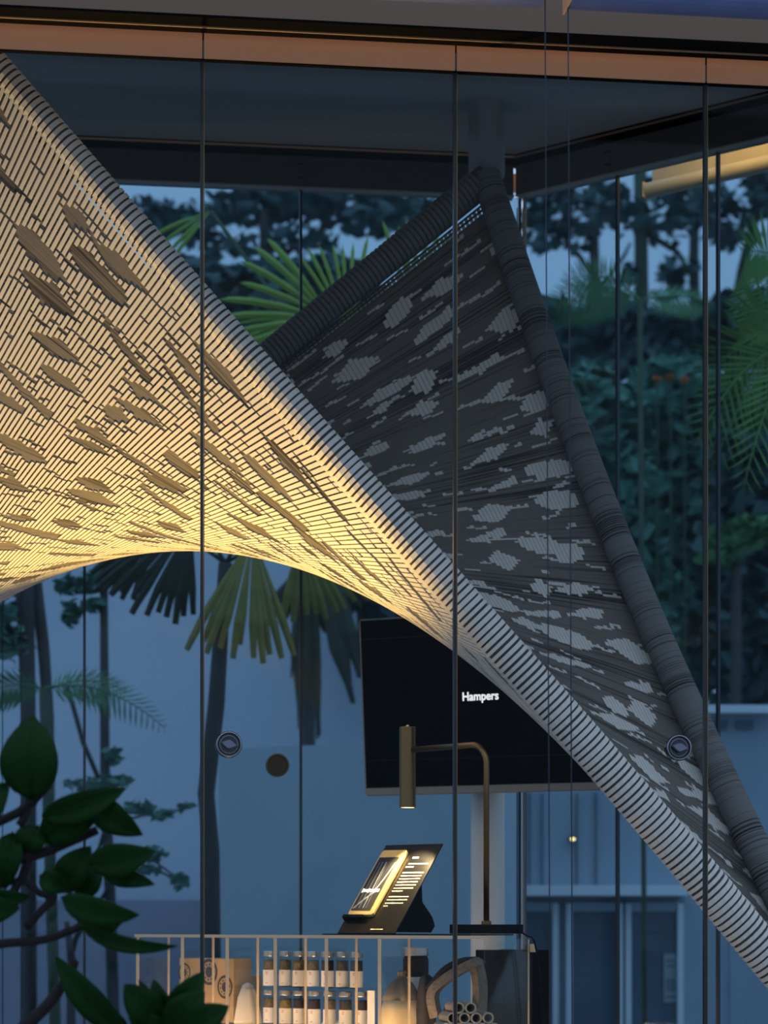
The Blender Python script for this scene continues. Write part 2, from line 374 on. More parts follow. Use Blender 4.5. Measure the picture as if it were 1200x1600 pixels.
# ------------------------------------------------------------------ woven canopy (hyperbolic paraboloid)
P1 = np.array(at(-38, 75, 5.885)); P2 = np.array(at(1350, 1712, 6.167)); P3 = np.array(at(762, 287, 7.007)); P4 = np.array(at(-538, 1366, 6.92))
def S(u, v):
    u = np.asarray(u, float)[..., None]; v = np.asarray(v, float)[..., None]
    p = (1-u)*((1-v)*P1+v*P4)+u*((1-v)*P2+v*P3)
    p = p+np.array([-0.068, 0, 0])*(u**5)*np.sin(np.pi*np.clip(v, 0, 1))
    return p
def SN(u, v):
    e = 1e-3
    d = np.cross(S(np.asarray(u)+e, v)-S(np.asarray(u)-e, v), S(u, np.asarray(v)+e)-S(u, np.asarray(v)-e))
    return d/np.linalg.norm(d, axis=-1, keepdims=True)
sgn = -1.0 if np.dot(SN(0.2, 0.3), np.array([0, 0, EYE])-S(0.2, 0.3)) < 0 else 1.0
def NA(u, v): return SN(u, v)*sgn                      # normal of the face lit from below (seen at left)
canopy = empty('woven_canopy', V(P2[0], P2[1], 0), 'twisted saddle-shaped woven canopy with rolled edges, warm-lit on its left face', 'canopy')
NR_ = 200
V0, V1 = 0.016, 0.974
def grid_sheet(u0, u1, v0, v1, nu, nv):
    uu, vv = np.meshgrid(np.linspace(u0, u1, nu), np.linspace(v0, v1, nv), indexing='ij')
    p = S(uu, vv).reshape(-1, 3); f = [(i*nv+j, i*nv+j+1, (i+1)*nv+j+1, (i+1)*nv+j) for i in range(nu-1) for j in range(nv-1)]
    return p, f, np.stack([uu.ravel(), vv.ravel()], -1)
p, f, uv = grid_sheet(0.0, 1.0, V0, V1, 80, 80)
m = MB(); m.v = [tuple(q) for q in p]; m.f = f
m.build('backing_sheet', 'weave_base', canopy, smooth=True, uv=uv)
def cord(v, r=0.0035, u0=0.0, u1=1.0):
    us = np.linspace(u0, u1, 40); MB().tube([Vector(q) for q in S(us, np.full(40, v))], r, 5).build('edge_cord', 'roll_dark', canopy, smooth=True)
cord(0.009)
for v in (0.978, 0.983, 0.988): cord(v)

# weave pattern: True = ribbon on the lit face
NJ = 420
Mx = np.ones((NR_, NJ), bool)
# binding splits in brick-like groups
i = 0
while i < NR_:
    w = int(rng.integers(3, 9)); j = float(rng.uniform(0, 14))
    while j < NJ:
        L = rng.uniform(7, 22)
        sk = rng.uniform(-0.5, 0.5); a = int(rng.integers(0, max(1, w-2))); b = int(rng.integers(a+2, w+3))
        for q in range(a, b):
            jj = int(j+sk*q); ii = i+q
            if 0 <= ii < NR_ and 0 <= jj < NJ: Mx[ii, jj:jj+1+int(rng.random() < 0.35)] = False
        j += L
    i += w
# leaf-shaped patches
for jr in np.arange(12, NJ-8, 17):
    ic = rng.uniform(-6, 8)
    while ic < NR_+6:
        half = rng.uniform(3.0, 7.5); hh = rng.uniform(2.2, 6.0); jc = jr+rng.uniform(-7, 7); sk = rng.uniform(-0.35, 0.55); kind = rng.random()
        for ii in range(int(ic-half), int(ic+half)+1):
            if not 0 <= ii < NR_: continue
            t = (ii-ic)/half
            if kind < 0.45: h0, h1 = hh*(1-abs(t))*1.4, hh*(1-abs(t))*1.4
            elif kind < 0.75: h0, h1 = hh*(1-abs(t)**4), hh*(1-abs(t)**4)
            else: h0, h1 = hh*0.4*(1-t), hh*0.9*(1+t)*0.8
            h0 += rng.uniform(-.6, .6); h1 += rng.uniform(-.6, .6)
            a, b = int(round(jc+sk*(ii-ic)-h0)), int(round(jc+sk*(ii-ic)+h1))
            if b > a: Mx[ii, max(a, 0):max(min(b, NJ), 0)] = False
        ic += half*2+rng.uniform(1.0, 12)
Mx[:, :2] = True; Mx[:, -2:] = True
bars = []                               # (lit face?, u0,u1,v0,v1)
for ii in range(NR_):
    row = Mx[ii]; j = 0
    while j < NJ:
        k = j
        while k < NJ and row[k] == row[j]: k += 1
        va = V0+(V1-V0)*j/NJ; vb = V0+(V1-V0)*k/NJ
        if row[j]:
            if j == 0: va = 0.004
            if k == NJ: vb = 0.985
        uc = (ii+0.5)/NR_; wd = (0.53+0.20*min(1, uc/0.45)) if row[j] else 0.90
        gap = 0.0004 if row[j] else 0.0
        bars.append((bool(row[j]), uc-wd/2/NR_, uc+wd/2/NR_, va+gap, vb-gap)); j = k
B = np.array([(a, b, c, d) for _, a, b, c, d in bars]); face = np.array([x[0] for x in bars])
cu = np.stack([B[:, 0], B[:, 1], B[:, 1], B[:, 0]], 1); cv = np.stack([B[:, 2], B[:, 2], B[:, 3], B[:, 3]], 1)
base = S(cu, cv); nn = NA(cu, cv)*np.where(face, 1.0, -1.0)[:, None, None]
lift = np.where(face, 0.0042, 0.0030)[:, None, None]
lo = base+nn*0.0006; hi = base+nn*lift
def proj(P): return np.stack([600+FPX*P[..., 0]/P[..., 1], HOR-FPX*(P[..., 2]-EYE)/P[..., 1]], -1)
q = proj(hi); x, y = q[..., 0], q[..., 1]
area = 0.5*np.abs(sum(x[:, k]*y[:, (k+1) % 4]-x[:, (k+1) % 4]*y[:, k] for k in range(4)))
cen = hi.mean(1); facing = (nn.mean(1)*(np.array([0, 0, EYE])-cen)).sum(-1) > 0
qc = q.mean(1); inframe = (qc[:, 0] > 5) & (qc[:, 0] < 1195) & (qc[:, 1] > 80) & (qc[:, 1] < 1595)
score = np.where(facing & inframe & face, area, -1)
big = set(np.argsort(-score)[:300].tolist())
BF = [(4, 5, 6, 7), (0, 1, 5, 4), (1, 2, 6, 5), (2, 3, 7, 6), (3, 0, 4, 7)]
restA, restB = MB(), MB()
for k in range(len(bars)):
    vs_ = np.concatenate([lo[k], hi[k]])
    if k in big: MB().add(vs_, BF).build('ribbon', 'ribbon', canopy)
    else: (restA if face[k] else restB).add(vs_, BF)
tag(restA.build('ribbon_weave', 'ribbon', canopy), kind='stuff')
tag(restB.build('ribbon_weave', 'ribbon', canopy), kind='stuff')

# rolled edges: tubes on the shaded side, wrapped by the ribbons
def roll_tube(P, N, T, r, a0=0, a1=2*math.pi, n=14):
    """P centres, N normal of lit face; ring start at +N"""
    k = len(P); Vv = []
    for c, nm, t, rr_ in zip(P, N, T, r):
        b = np.cross(t, nm); b /= np.linalg.norm(b)
        for j in range(n+1):
            a = a0+(a1-a0)*j/n; Vv.append(c+(nm*math.cos(a)+b*math.sin(a))*rr_)
    F = [(i*(n+1)+j, i*(n+1)+j+1, (i+1)*(n+1)+j+1, (i+1)*(n+1)+j) for i in range(k-1) for j in range(n)]
    return Vv, F
def edge_roll(us, vs_, r, mat_, label=None):
    us = np.asarray(us, float); vs_ = np.asarray(vs_, float); r = np.asarray(r, float)
    P = S(us, vs_); N = NA(us, vs_); T = np.gradient(P, axis=0); T /= np.linalg.norm(T, axis=1, keepdims=True)
    N = N-T*(N*T).sum(1, keepdims=True); N /= np.linalg.norm(N, axis=1, keepdims=True)
    Cn = P-N*r[:, None]*0.92
    Vv, F = roll_tube(Cn, N, T, r)
    uv = np.stack([np.repeat(us, 15), np.repeat(vs_ if np.ptp(vs_) > 0.1 else us, 15)], -1)
    m = MB(); m.add(Vv, F); o = m.build('edge_roll', mat_, canopy, smooth=True, uv=uv)
    if label: o['label'] = label
    return o
def rA(u): return 0.034+0.020*u
us = np.linspace(-0.005, 1.0, 60)
ra = edge_roll(us, np.zeros(60), [rA(u) for u in us], 'roll_dark', 'front edge roll wrapped in pale ribbons')
for ii in range(NR_):
    uc = (ii+0.5)/NR_; wd = rng.uniform(0.54, 0.74)/NR_; sk = -0.0030
    ue = np.array([uc-wd/2, uc+wd/2]); Vv = []
    for lift_ in (0.0012, 0.0045):
        for u_ in ue:
            for j in range(13):
                a = -0.5+2*math.pi*0.80*j/12; uu = u_+sk*j/12*1.2
                P = S(uu, 0.0); N = NA(uu, 0.0); T = S(uu+.002, 0.)-S(uu-.002, 0.); T /= np.linalg.norm(T); N = N-T*N.dot(T); N /= np.linalg.norm(N)
                b = np.cross(T, N); s_ = -1 if np.dot(b, S(uu, 0.02)-P) > 0 else 1
                Vv.append(P-N*rA(uu)*0.92+(N*math.cos(a)+b*s_*math.sin(a))*(rA(uu)+lift_))
    F = []
    for j in range(12):
        F += [(26+j, 27+j, 40+j, 39+j), (j, 26+j, 27+j, j+1), (13+j, 14+j, 40+j, 39+j)]
    MB().add(Vv, F).build('wrap_band', 'ribbon', ra, smooth=False)
us = np.linspace(0.0, 1.0, 60)
rbk = edge_roll(us, np.ones(60), [0.040]*60, 'roll_dark', 'shaded rear edge roll')
for ii in range(96, NR_-2):
    if ii % 2 and False: continue
    uc = (ii+0.5)/NR_; wd = rng.uniform(0.60, 0.78)/NR_; ue = np.array([uc-wd/2, uc+wd/2]); Vv = []
    for lift_ in (0.001, 0.004):
        for u_ in ue:
            P = S(u_, 1.0); N = NA(u_, 1.0); T = S(u_+.002, 1.)-S(u_-.002, 1.); T /= np.linalg.norm(T); N = N-T*N.dot(T); N /= np.linalg.norm(N); b = np.cross(T, N)
            for j in range(13):
                a = 2*math.pi*j/12; Vv.append(P-N*0.037+(N*math.cos(a)+b*math.sin(a))*(0.040+lift_))
    F = []
    for j in range(12):
        F += [(26+j, 27+j, 40+j, 39+j), (j, 26+j, 27+j, j+1), (13+j, 14+j, 40+j, 39+j)]
    MB().add(Vv, F).build('wrap_band', 'weave_roll', rbk)
vv = np.linspace(0.0, 1.0, 60)
edge_roll(np.ones(60), vv, [0.044]*60, 'weave_roll', 'dark grey rolled edge at right')
edge_roll(np.zeros(60), vv, [0.036]*60, 'weave_roll')
# fixings: hanger at the peak, foot post, upper-left hanger, rear-left post
p3 = Vector(P3); p1 = Vector(P1); p2 = Vector(P2); p4 = Vector(P4)
hb = MB(); hb.rbox(V(p3.x-0.002, p3.y+0.03, (p3.z+ZC)/2+0.02), (0.105, 0.085, ZC-p3.z-0.01), AX, 0.02); bevel(hb.build('ceiling_bracket', 'ceiling', canopy), 0.006)
MB().tube([V(p1.x, p1.y+0.02, p1.z), V(p1.x, p1.y+0.02, ZC)], 0.015, 10).build('ceiling_hanger', 'black_metal', canopy)
MB().tube([V(p2.x, p2.y, 0), V(p2.x, p2.y, p2.z)], 0.02, 10).build('foot_post', 'black_metal', canopy)
MB().tube([V(p4.x, p4.y, 0), V(p4.x, p4.y, p4.z)], 0.02, 10).build('foot_post', 'black_metal', canopy)

# ------------------------------------------------------------------ acrylic display counter, parallel to the right wall
CL = -DR                                    # along the counter, away to the left
CN = -NR                                    # depth direction, away from the camera
AXC = (DR, CN, UP)
CT = 0.865                                  # top of the counter
C_O = at(757, HOR, 5.95); C_O.z = 0
def cs(px, d=0.0):                          # distance along the counter front at which column px is met (at depth d)
    k = (px-600)/FPX; o = C_O+CN*d
    return (o.x-k*o.y)/(-CL.x+k*CL.y)
def ct(s, d, z): p = C_O+CL*s+CN*d; return V(p.x, p.y, z)
SL = cs(215)
counter = empty('acrylic_display_counter', ct(SL/2, 0.1, 0), 'clear acrylic display counter with upright fins under the brass lamp', 'counter')
MB().box(ct(SL/2-0.0, 0.10, CT-0.006), (SL+0.02, 0.20, 0.009), AXC).build('top_slab', 'acrylic', counter)
MB().box(ct(SL/2, -0.0015, CT-0.006), (SL+0.02, 0.003, 0.0085), AXC).build('polished_edge', 'acrylic_edge', counter)
ZS0 = 0.25
for px in (215, 285, 355, 430, 510, 593):
    s = cs(px)
    fn = MB().box(ct(s, 0.065, (CT-0.011+ZS0)/2), (0.0045, 0.128, CT-0.011-ZS0), AXC).build('fin', 'acrylic', counter)
    for dd in (0.0, 0.131):
        MB().box(ct(s, dd, (CT-0.011+ZS0)/2), (0.0105 if dd == 0 else 0.008, 0.002, CT-0.011-ZS0), AXC).build('polished_edge', 'acrylic_edge', fn)
MB().box(ct(0.0, 0.10, (CT-0.011)/2), (0.0045, 0.20, CT-0.012), AXC).build('end_panel', 'acrylic', counter)
MB().box(ct(0.0, 0.201, (CT-0.011)/2), (0.0045, 0.002, CT-0.012), AXC).build('polished_edge', 'acrylic_edge', counter)
bevel(MB().box(ct(-0.012, 0.205, CT-0.035), (0.014, 0.012, 0.022), AXC).build('corner_clip', 'acrylic_edge', counter), 0.002)
ZL, ZU = 0.604, 0.712
for z, s0, s1 in ((ZL, -0.05, SL+0.05), (ZU, cs(580, 0.2), cs(405, 0.2))):
    MB().box(ct((s0+s1)/2, 0.24, z-0.004), (s1-s0, 0.20, 0.006), AXC).build('shelf', 'acrylic', counter)
MB().box(ct(0.17, 0.068, ZL-0.004), (0.36, 0.135, 0.006), AXC).build('shelf', 'acrylic', counter)
for s in (SL-0.02, 0.02):
    MB().box(ct(s, 0.335, ZL/2), (0.02, 0.02, ZL-0.004), AXC).build('leg', 'acrylic', counter)
# warm light strip fixed under the front of the counter, shining up along the fins
MB().box(ct(SL/2, -0.03, 0.50), (SL-0.02, 0.02, 0.012), AXC).build('light_strip', mat('strip_glow', (1, 0.8, 0.5), 0.5, emit=((1.0, 0.60, 0.25), 48.0)), counter)
MB().box(ct(SL-0.01, 0.06, ZS0/2), (0.03, 0.10, ZS0), AXC).build('leg', 'acrylic', counter)
MB().box(ct(0.03, 0.06, ZS0/2), (0.03, 0.10, ZS0), AXC).build('leg', 'acrylic', counter)

# --- jars
def jar(px, d, z, h, r, fill, label, row):
    s = cs(px, d); c = ct(s, d, z)
    e = empty('spice_jar', c, label, 'jar', 'labelled spice jars on the acrylic shelves')
    MB().lathe(c, [(r*0.93, 0), (r, 0.004), (r, h*0.80), (r*0.94, h*0.84), (r*0.94, h*0.86)], 16).build('glass_body', 'acrylic', e, smooth=True)
    MB().lathe(c+UP*0.003, [(r*0.92, 0), (r*0.92, h*0.60), (r*0.92, h*0.72)], 14).build('contents', fill, e, smooth=True)
    MB().lathe(c+UP*h*0.845, [(r*0.99, 0), (r*1.02, 0.002), (r*1.02, h*0.12), (r*0.97, h*0.145)], 16).build('lid', 'lid', e)
    lb = MB(); n = 12; P = []
    for zz in (0.03*h, 0.47*h):
        for j in range(n+1):
            a = math.radians(150+240*j/n)-math.radians(0); P.append(c+V(math.cos(a)*r*1.02, math.sin(a)*r*1.02, zz))
    lb.add(P, [(j, j+1, n+2+j, n+1+j) for j in range(n)]); lo_ = lb.build('paper_label', 'label_white', e, smooth=True)
    for zz, w in ((0.40, 26), (0.35, 20), (0.10, 18)):
        P = []
        for z2 in (zz*h, (zz+0.022)*h):
            for j in range(5):
                a = math.radians(252-w/2+w*j/4-6); P.append(c+V(math.cos(a)*r*1.035, math.sin(a)*r*1.035, z2))
        MB().add(P, [(j, j+1, 6+j, 5+j) for j in range(4)]).build('print_line', 'label_red', lo_)
ordn = ['first', 'second', 'third', 'fourth', 'fifth', 'sixth', 'seventh', 'eighth']
for k, px in enumerate((421, 446, 467, 489, 512, 535, 557)):
    jar(px, 0.20 if k % 2 == 0 else 0.215, ZU, 0.104, 0.0185, ('spice_a', 'spice_b', 'spice_b', 'spice_a', 'spice_c', 'spice_a', 'spice_c')[k], '%s jar from the left on the upper acrylic shelf' % ordn[k], 0)
for k, px in enumerate((421, 446, 468, 491, 515, 540, 565)):
    jar(px, 0.20 if k % 2 else 0.215, ZL, 0.100, 0.0185, ('spice_a', 'spice_b', 'spice_c', 'spice_c', 'spice_a', 'spice_c', 'spice_c')[k], '%s jar from the left on the lower acrylic shelf' % ordn[k], 1)
jb = ct(cs(652, 0.31), 0.303, ZL)
e = empty('storage_jar', jb, 'wide dark jar with white band behind the cream sack', 'jar')
MB().lathe(jb, [(0.034, 0), (0.036, 0.01), (0.036, 0.19), (0.031, 0.2)], 20).build('body', 'spice_c', e, smooth=True)
MB().lathe(jb+UP*0.2, [(0.036, 0), (0.037, 0.002), (0.037, 0.022), (0.035, 0.024)], 20).build('lid', 'lid', e)
MB().lathe(jb+UP*0.07, [(0.0366, 0), (0.0368, 0.001), (0.0368, 0.07), (0.0366, 0.071)], 20).build('paper_label', 'label_white', e, smooth=True)
# small leaning white label card beside the jars
cdn = ct(cs(580, 0.185), 0.185, ZL)
bevel(tag(MB().box(cdn+UP*0.052, (0.026, 0.003, 0.104), AXC).build('price_card', 'label_white', origin=cdn), 'upright white card at the right end of the lower jars', 'card'), 0.0005)

# --- cardboard boxes with black round print
def carton(px, d, size, label, prints):
    s = cs(px, d); c = ct(s, d+size[1]/2, ZL)
    e = empty('cardboard_box', c, label, 'box')
    bevel(MB().box(c+UP*size[2]/2, size, AXC).build('body', 'kraft', e), 0.002)
    fr = c-CN*(size[1]/2+0.0008)
    for (ox, oz, r) in prints:
        m = MB(); n = 20
        for (a, b) in ((0.78, 1.0), (0.0, 0.42), (0.52, 0.66)):
            P = []
            for j in range(n): P += [fr+DR*(ox+r*b*math.cos(2*math.pi*j/n))+UP*(oz+r*b*math.sin(2*math.pi*j/n)*1.15), fr+DR*(ox+r*a*math.cos(2*math.pi*j/n))+UP*(oz+r*a*math.sin(2*math.pi*j/n)*1.15)]
            step = 1 if a != 0.52 else 2
            m.add(P, [(2*j, 2*((j+1) % n), 2*((j+1) % n)+1, 2*j+1) for j in range(0, n, step)])
        m.build('print_mark', 'kraft_print', e)
carton(322, 0.17, (0.215, 0.08, 0.188), 'kraft cardboard box with round black prints left of the jars', [(-0.086, 0.145, 0.025), (0.012, 0.148, 0.034), (0.075, 0.105, 0.030)])
carton(380, 0.275, (0.062, 0.05, 0.135), 'smaller plain kraft box right of the printed cardboard box', [])
# --- white cloth heap
hc = ct(cs(392, 0.20), 0.185, ZL)
def drape(c, prof, n, amp, k, seed):
    r_ = random.Random(seed); ph = r_.random()*6; P = []
    for r, z in prof:
        for j in range(n):
            a = 2*math.pi*j/n; rr_ = r*(1+amp*math.sin(k*a+ph)+amp*0.6*math.sin((k+3)*a+2*ph+z*20)); P.append(c+V(math.cos(a)*rr_, math.sin(a)*rr_, z))
    L = len(prof); F = [(i*n+j, i*n+(j+1) % n, (i+1)*n+(j+1) % n, (i+1)*n+j) for i in range(L-1) for j in range(n)]+[tuple(reversed(range(n))), tuple(range((L-1)*n, L*n))]
    return MB().add(P, F)
tag(drape(hc, [(0.041, 0), (0.040, 0.012), (0.035, 0.04), (0.029, 0.075), (0.016, 0.11), (0.004, 0.118)], 36, 0.06, 5, 3).build('folded_cloth', 'cloth_white', origin=hc, smooth=True), 'white cloth heap between the cardboard boxes and the jars', 'cloth')
# --- cream sack with dark tied top
sk = ct(cs(626, 0.20), 0.205, ZL)
e = empty('cloth_sack', sk, 'cream cloth sack with grey gathered top right of the jars', 'sack')
drape(sk, [(0.052, 0), (0.062, 0.02), (0.060, 0.05), (0.052, 0.08)], 40, 0.03, 4, 5).build('body', 'cloth_cream', e, smooth=True)
drape(sk+UP*0.078, [(0.053, 0), (0.046, 0.02), (0.033, 0.045), (0.015, 0.062), (0.010, 0.070), (0.014, 0.078), (0.012, 0.082)], 40, 0.06, 7, 6).build('gathered_top', mat('sack_grey', (0.16, 0.14, 0.12), 0.85), e, smooth=True)
# --- dark fabric
df = ct(cs(668, 0.21), 0.205, ZL)
tag(drape(df, [(0.025, 0), (0.025, 0.05), (0.024, 0.10), (0.018, 0.14), (0.008, 0.15)], 30, 0.10, 4, 9).build('dark_cloth', 'cloth_dark', origin=df, smooth=True), 'dark crumpled cloth between the sack and the wicker basket', 'cloth')
# --- wicker basket: two arched woven bands and a flap
wb = ct(cs(722, 0.22), 0.22, ZL)
e = empty('wicker_basket', wb, 'dark wicker basket with arched handle behind the bamboo tubes', 'basket')
def band(pts, wdir, w, th, name, mt):
    pts = [Vector(p_) for p_ in pts]; m_ = MB(); P = []
    for k_, p_ in enumerate(pts):
        t_ = (pts[min(k_+1, len(pts)-1)]-pts[max(k_-1, 0)]).normalized(); nn_ = t_.cross(wdir).normalized()
        P += [p_-wdir*w/2-nn_*th, p_+wdir*w/2-nn_*th, p_+wdir*w/2+nn_*th, p_-wdir*w/2+nn_*th]
    F = [(4*k_+a_, 4*k_+(a_+1) % 4, 4*k_+4+(a_+1) % 4, 4*k_+4+a_) for k_ in range(len(pts)-1) for a_ in range(4)]+[(3, 2, 1, 0), tuple(range(4*len(pts)-4, 4*len(pts)))]
    return m_.add(P, F).build(name, mt, e)
YW = wb.y-0.02
def bz(pl, n=14):
    out = []
    for k_ in range(n+1):
        t_ = k_/n*(len(pl)-1); i_ = min(int(t_), len(pl)-2); f_ = t_-i_; p0, p1_, p2_, p3_ = pl[max(i_-1, 0)], pl[i_], pl[i_+1], pl[min(i_+2, len(pl)-1)]
        out.append(tuple(0.5*((2*b_)+(-a_+c_)*f_+(2*a_-5*b_+4*c_-d_)*f_*f_+(-a_+3*b_-3*c_+d_)*f_**3) for a_, b_, c_, d_ in zip(p0, p1_, p2_, p3_)))
    return out
band([at(x_, y_, YW) for x_, y_ in bz([(682, 1590), (676, 1555), (690, 1535), (720, 1515), (748, 1502)])], V(0.3, 1, 0).normalized(), 0.05, 0.012, 'handle_band', 'wicker')
band([at(x_, y_, YW+0.03) for x_, y_ in bz([(742, 1500), (749, 1530), (750, 1560), (747, 1592)])], V(0.6, 1, 0).normalized(), 0.05, 0.010, 'side_band', 'wicker')
band([at(x_, y_, YW+0.06) for x_, y_ in bz([(672, 1545), (700, 1512), (735, 1498), (752, 1506)])], V(0.3, 1, 0).normalized(), 0.07, 0.006, 'flap', 'cloth_dark')
MB().lathe(wb, [(0.04, 0), (0.046, 0.01), (0.05, 0.06), (0.048, 0.062)], 18).build('bowl', 'wicker', e, smooth=True)
# --- bamboo tubes, ends towards the camera
tubes = [(717, 1575, 'top left'), (735.5, 1575, 'top right'), (707, 1591, 'middle row left end'), (726, 1591, 'middle row second place'), (744.5, 1591, 'middle row third place'), (763, 1590.5, 'middle row right end'), (698, 1607, 'bottom row left end'), (716.5, 1607, 'bottom row second place'), (735, 1607, 'bottom row centre'), (753.5, 1607, 'bottom row fourth place'), (772, 1607, 'bottom row right end')]
for (px, py, wd) in tubes:
    c = at(px, py, 5.98+0.05); r = 0.0152
    e = empty('bamboo_tube', c+CN*0.05, 'short hollow bamboo tube in the small pile, %s' % wd, 'tube', 'bamboo tubes piled in front of the basket')
    n = 16; ax = (V(1, 0.2, 0).normalized(), UP, V(-0.2, 1, 0).normalized()); L_ = 0.10
    P = []
    for rr_, d_ in ((r, L_), (r, 0.0), (r*0.72, 0.0), (r*0.70, L_*0.9)):
        P += [c+ax[0]*(rr_*math.cos(2*math.pi*j/n))+UP*(rr_*math.sin(2*math.pi*j/n))+ax[2]*d_ for j in range(n)]
    MB().add(P, [(i_*n+j, i_*n+(j+1) % n, (i_+1)*n+(j+1) % n, (i_+1)*n+j) for i_ in range(3) for j in range(n)]).build('wall', 'bamboo', e, smooth=False)
    MB().add([c+ax[0]*(r*0.71*math.cos(2*math.pi*j/n))+UP*(r*0.71*math.sin(2*math.pi*j/n))+ax[2]*(L_*0.85) for j in range(n)], [tuple(range(n))]).build('node_wall', 'bamboo_in', e)
# --- dark boards at the right end
d0, d1 = at(746, 1484, 6.44), at(829, 1484, 6.38)
mid = (d0+d1)/2
tag(bevel(MB().box(V(mid.x, mid.y, mid.z/2), ((d1-d0).length, 0.02, mid.z), (V(1, -0.06, 0).normalized(), V(0.06, 1, 0).normalized(), UP)).build('display_panel', 'dark_board', origin=(mid.x, mid.y, 0)), 0.002), 'dark upright panel at the right end of the counter', 'panel')
d0, d1 = at(828, 1484, 6.6), at(858, 1484, 6.6); mid = (d0+d1)/2
tag(bevel(MB().box(V(mid.x-0.04, mid.y+0.06, mid.z/2), ((d1-d0).length+0.08, 0.12, mid.z)).build('floor_cabinet', 'matte_black', origin=(mid.x-0.04, mid.y+0.06, 0)), 0.003), 'black narrow cabinet standing behind the dark panel', 'cabinet')
# --- black mat under display and lamp
tag(MB().box(ct((cs(500)+0.02)/2, 0.085, CT+0.0005), (cs(500)-0.02, 0.15, 0.003), AXC).build('counter_mat', 'matte_black'), 'thin black mat lying on the acrylic counter top', 'mat')
ZM = CT+0.002

# ------------------------------------------------------------------ tilted phone display
w_, h_, b_ = 0.198, 0.245, 0.215
s0 = cs(527, 0.01)
o = ct(s0, 0.01, ZM+0.001)                        # lower-left corner
EU = DR.copy(); EV = (CN*b_+UP*h_).normalized(); EN = EU.cross(EV).normalized()
if EN.dot(V(0, -1, 0)) < 0: EN = -EN
HL = math.sqrt(b_*b_+h_*h_)
disp = empty('phone_display', o+EU*w_/2+CN*0.08, 'black tilted display stand with a gold framed phone and gold text', 'display stand')
AXP = (EU, EV, EN)
def pp(a, b, d=0.0): return o+EU*(a*w_)+EV*(b*HL)+EN*d
bevel(MB().box(pp(0.5, 0.5, -0.002)+UP*0.001, (w_, HL, 0.004), AXP).build('plate', 'plate_black', disp), 0.001)
sup = MB(); s_c = pp(0.68, 0.0)
P = []
for off in (-0.035, 0.035):
    c = o+EU*(0.66*w_+off)
    P += [c+CN*0.02+UP*0.004, c+CN*0.205+UP*0.002, c+CN*0.222+UP*0.02, c+CN*0.21+UP*0.045, c+CN*0.165+UP*0.085, c+CN*0.16+UP*0.165, c+CN*0.140+UP*0.148]
sup.add(P, [tuple(range(7)), tuple(reversed(range(7, 14)))]+[(i_, (i_+1) % 7, 7+(i_+1) % 7, 7+i_) for i_ in range(7)])
fixn(sup.build('easel_foot', 'matte_black', disp))
ph = bevel(MB().rbox(pp(0.27, 0.545, 0.006), (w_*0.44, HL*0.735, 0.010), AXP, 0.008, 5).build('phone', 'gold', disp), 0.002, 2)
MB().rbox(pp(0.245, 0.525, 0.0115), (w_*0.345, HL*0.60, 0.001), AXP, 0.002).build('phone_screen', mat('phone_glass', (0.035, 0.036, 0.04), 0.12), ph)
def curve_strip(pts, w, name, mt, par):
    m_ = MB(); P = []
    for a, b in pts: P += [pp(a-w/2, b, 0.0123), pp(a+w/2, b, 0.0123)]
    m_.add(P, [(2*i_, 2*i_+1, 2*i_+3, 2*i_+2) for i_ in range(len(pts)-1)]).build(name, mt, par)
mat('wall_grey', (0.35, 0.37, 0.42), 0.5); mat('wall_grey_dark', (0.13, 0.14, 0.16), 0.5)
for a0, a1, wd, mt in ((0.14, 0.13, 0.012, 'wall_grey_dark'), (0.20, 0.18, 0.02, 'wall_grey_dark'), (0.27, 0.24, 0.014, 'wall_grey'), (0.32, 0.26, 0.01, 'wall_grey_dark')):
    curve_strip([(a0+(a1-a0)*t, 0.25+0.52*t) for t in (0, .5, 1)], wd, 'wallpaper_line', mt, ph)
curve_strip([(0.10+0.30*t, 0.245+0.20*math.sin(t*1.5)) for t in np.linspace(0, 1, 8)], 0.03, 'wallpaper_line', 'wall_grey', ph)
curve_strip([(0.22+0.19*t, 0.36+0.40*t*t) for t in np.linspace(0, 1, 8)], 0.02, 'wallpaper_line', 'wall_grey', ph)
for k_ in range(9):                                       # illegible lettering on the phone screen
    MB().box(pp(0.105+k_*0.034, 0.445, 0.0124), (w_*0.022, HL*(0.03 if k_ % 3 else 0.045), 0.0004), AXP).build('lettering', 'white_text', ph)
bevel(MB().box(pp(0.175, 0.155, 0.008), (w_*0.35, HL*0.035, 0.016), AXP).build('phone_ledge', 'matte_black', disp), 0.002)
lines = [(0.605, 0.845, 0.115, 0.022), (0.59, 0.775, 0.34, 0.013), (0.575, 0.74, 0.13, 0.014),
         (0.572, 0.675, 0.36, 0.013), (0.570, 0.640, 0.355, 0.013), (0.568, 0.605, 0.36, 0.013), (0.566, 0.570, 0.35, 0.013), (0.564, 0.535, 0.355, 0.013), (0.562, 0.50, 0.34, 0.012), (0.560, 0.468, 0.19, 0.012),
         (0.556, 0.405, 0.34, 0.012), (0.554, 0.370, 0.345, 0.012), (0.552, 0.333, 0.31, 0.012), (0.550, 0.302, 0.08, 0.012), (0.545, 0.045, 0.22, 0.012)]
lr = random.Random(4)
for a, b, w, hh in lines:                                  # illegible small print: word-length strokes
    m_ = MB(); x_ = a
    while x_ < a+w-0.008:
        L_ = min(lr.uniform(0.02, 0.06), a+w-x_); m_.box(pp(x_+L_/2, b, 0.0006), (L_*w_, hh*HL*lr.uniform(0.75, 1.0), 0.0004), AXP); x_ += L_+0.007
    m_.build('text_line', 'gold_text', disp)

